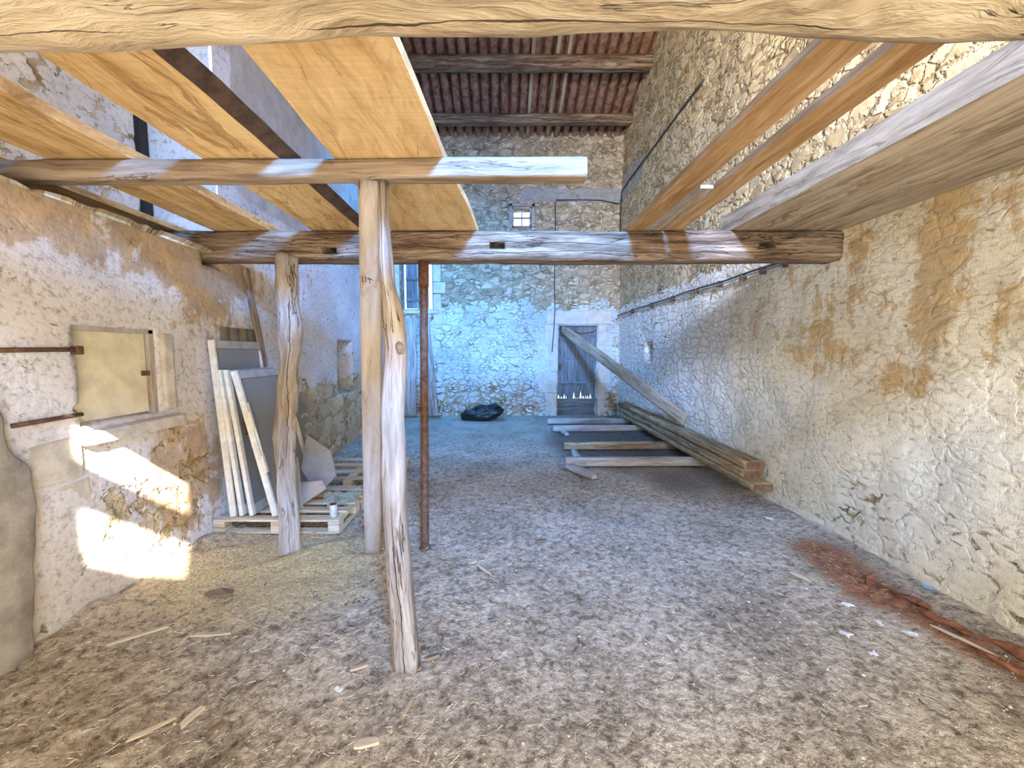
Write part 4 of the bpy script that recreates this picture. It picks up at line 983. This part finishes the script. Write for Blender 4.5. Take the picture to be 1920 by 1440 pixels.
W_chip = wood('pale_chip', (0.35, 0.27, 0.18), (0.55, 0.46, 0.34), (0.70, 0.62, 0.48), crack=0.0, gv=8, bump=0.4)
W_chipd = wood('dark_chip', (0.10, 0.07, 0.05), (0.22, 0.15, 0.10), (0.34, 0.25, 0.18), crack=0.0, gv=8, bump=0.4)
def chip(x, y, L, w, rz, mat, lab, th=0.016, grp=None):
    q = random.Random(int(x * 1000 + y * 77)); jn = lambda a: q.uniform(-a, a)
    poly = [(-L / 2, -w * 0.3 + jn(w * .2), 0), (-L * 0.2, -w * 0.5 + jn(w * .12), 0), (L * 0.25, -w * 0.45 + jn(w * .12), 0), (L / 2, -w * 0.25 + jn(w * .3), 0), (L * 0.42, w * 0.35 + jn(w * .2), 0), (0, w * 0.5 + jn(w * .12), 0), (-L * 0.38, w * 0.42 + jn(w * .15), 0)]
    o = prism('wood_chip', poly, (0, 0, th * 0.6), mat, bevel=0.002)
    o.location = (x, y, floor_h(x, y) + 0.018); o.rotation_euler = (rnd.uniform(-.2, .2), rnd.uniform(-.1, .1), rz)
    return tag(o, lab, 'wood chip', grp)
for a in ((-1.87, 2.42, 0.17, 0.07, 0.1, W_chipd, 'curved dark scrap of bark on the sunlit straw, largest on the left', 0.03),
          (-2.02, 2.02, 0.26, 0.03, 0.5, W_chip, 'long thin splinter near the pier at the left wall', 0.016),
          (-1.62, 2.02, 0.20, 0.035, 0.15, W_chip, 'pale splinter with a broken end in the middle of the straw', 0.016),
          (-1.36, 1.56, 0.10, 0.03, 1.2, W_chip, 'short pale block of wood at the lower left', 0.022),
          (-1.47, 1.49, 0.16, 0.02, 0.85, W_chip, 'thin slanting stick beside the short pale block', 0.016),
          (-1.21, 1.50, 0.07, 0.02, 1.1, W_chipd, 'small dark stub right of the short pale block', 0.02),
          (-0.72, 1.82, 0.085, 0.032, 0.3, W_chip, 'pale flat chip left of the log post foot', 0.02),
          (-0.54, 1.42, 0.10, 0.032, 0.15, W_chip, 'pale flat chip at the very bottom of the view', 0.02),
          (-0.42, 1.58, 0.09, 0.018, 1.3, W_chip, 'slim pale chip right below the log post', 0.014),
          (-0.36, 1.86, 0.08, 0.03, 0.4, W_chipd, 'dark clump of bark right of the log post foot', 0.025),
          (-0.12, 2.68, 0.17, 0.02, -0.8, W_chip, 'pale stick pointing away in the centre of the floor', 0.014),
          (-0.21, 2.80, 0.06, 0.025, 0.8, W_chip, 'stubby chip touching the pale stick end in the centre', 0.02),
          (0.33, 3.12, 0.11, 0.025, 0.4, W_chipd, 'dark twig on the floor beyond the pale stick', 0.016),
          (1.32, 2.10, 0.055, 0.012, 1.4, W_chip, 'lone thin white peg on the right half of the floor', 0.012),
          (2.12, 2.60, 0.12, 0.025, -0.9, W_chip, 'yellowish splinter lying in the rust-red patch', 0.016),
          (2.55, 2.0, 0.25, 0.018, -1.1, W_chip, 'long pale splinter inside the rust-red streak', 0.014),
          (1.62, 4.35, 0.16, 0.03, 0.3, W_chip, 'pale chip on the dark ground before the timber stack', 0.016)):
    chip(*a[:7], th=a[7])
# crumbling red-brown rotten wood along the right wall
M_rot = plain('rotten_red_wood', (0.27, 0.11, 0.055), 0.95, 0.8, 20, 0.8, dist=0.01)
for k, (x, y, L, rz, lab) in enumerate(((2.62, 2.42, 0.34, 1.75, 'rotten red-brown lump of wood, farthest of the three by the right wall'), (2.66, 2.05, 0.5, 1.95, 'rotten red-brown lump of wood, middle one of the three by the right wall'), (2.60, 1.72, 0.42, 1.9, 'rotten red-brown lump of wood, nearest of the three by the right wall'))):
    o = timber('rotten_wood', (-L / 2, 0, 0), (L / 2, 0, 0), 0.06, 0.022, M_rot, side=(0, 1, 0), corner=0.7, amp=0.05, amp2=0.03, nf=7.0, seed=k + 3, step=0.012, M=30, wf=interp([(0, 0.2), (0.2, 0.9), (0.4, 0.5), (0.6, 1.0), (0.8, 0.5), (1, 0.1)]), origin=(0, 0, 0))
    o.location = (x, y, floor_h(x, y) + 0.012); o.rotation_euler = (0, 0, rz); tag(o, lab, 'rotten wood')

# loose straw and grit: nobody could count it
def straw():
    V = []; F = []; FM = []
    for i in range(3800):
        if rnd.random() < 0.62: x = rnd.uniform(-2.5, 0.0); y = rnd.uniform(1.2, 4.2)
        else: x = rnd.uniform(-2.5, 2.8); y = rnd.uniform(1.2, 7.5)
        if x < XL(y) + 0.08: continue
        L = rnd.uniform(0.010, 0.04) * (1.4 if rnd.random() < 0.1 else 1); w = rnd.uniform(0.0006, 0.0014); a = rnd.gauss(0.7, 0.7) if x < 0 else rnd.uniform(0, 3.14)
        z = floor_h(x, y) + rnd.uniform(0.012, 0.03); dz = rnd.uniform(-0.25, 0.25) * L
        dx, dy = math.cos(a) * L / 2, math.sin(a) * L / 2; nx, ny = -math.sin(a) * w, math.cos(a) * w
        b = len(V)
        V += [(x - dx + nx, y - dy + ny, z - dz), (x - dx - nx, y - dy - ny, z - dz), (x - dx, y - dy, z - dz + w * 1.7), (x + dx + nx, y + dy + ny, z + dz), (x + dx - nx, y + dy - ny, z + dz), (x + dx, y + dy, z + dz + w * 1.7)]
        F += [(b, b + 1, b + 4, b + 3), (b + 1, b + 2, b + 5, b + 4), (b + 2, b, b + 3, b + 5)]
    o = link('straw', V, F, plain('dry_straw', (0.62, 0.56, 0.44), 0.8, 0.3), smooth=False)
    return tag(o, 'dry straw scattered over the earth floor', 'straw', kind='stuff')
straw()
def grit():
    V = []; F = []; FM = []
    for i in range(5200):
        x = rnd.uniform(-2.5, 2.85); y = 1.15 + 6.5 * rnd.random() ** 1.7
        if x < XL(y) + 0.08: continue
        r = rnd.uniform(0.002, 0.006) * (1.9 if rnd.random() < 0.05 else 1); z = floor_h(x, y) + 0.014
        b = len(V)
        for dx, dy, dz in ((1, 0, 0), (0, 1, 0), (-1, 0, 0), (0, -1, 0), (0, 0, .7), (0, 0, -.7)):
            V.append((x + dx * r * rnd.uniform(.6, 1.3), y + dy * r * rnd.uniform(.6, 1.3), z + dz * r))
        for t in ((0, 1, 4), (1, 2, 4), (2, 3, 4), (3, 0, 4), (1, 0, 5), (2, 1, 5), (3, 2, 5), (0, 3, 5)): F.append(tuple(b + q for q in t)); 
        m = 0 if rnd.random() < 0.55 else 1; FM += [m] * 8
    o = link('grit', V, F, mats=[plain('pale_grit', (0.68, 0.63, 0.55), 0.9, 0.3), plain('dark_grit', (0.14, 0.11, 0.09), 0.9, 0.3)], fm=FM, smooth=False)
    return tag(o, 'small stones and crumbs scattered over the earth floor', 'grit', kind='stuff')
grit()
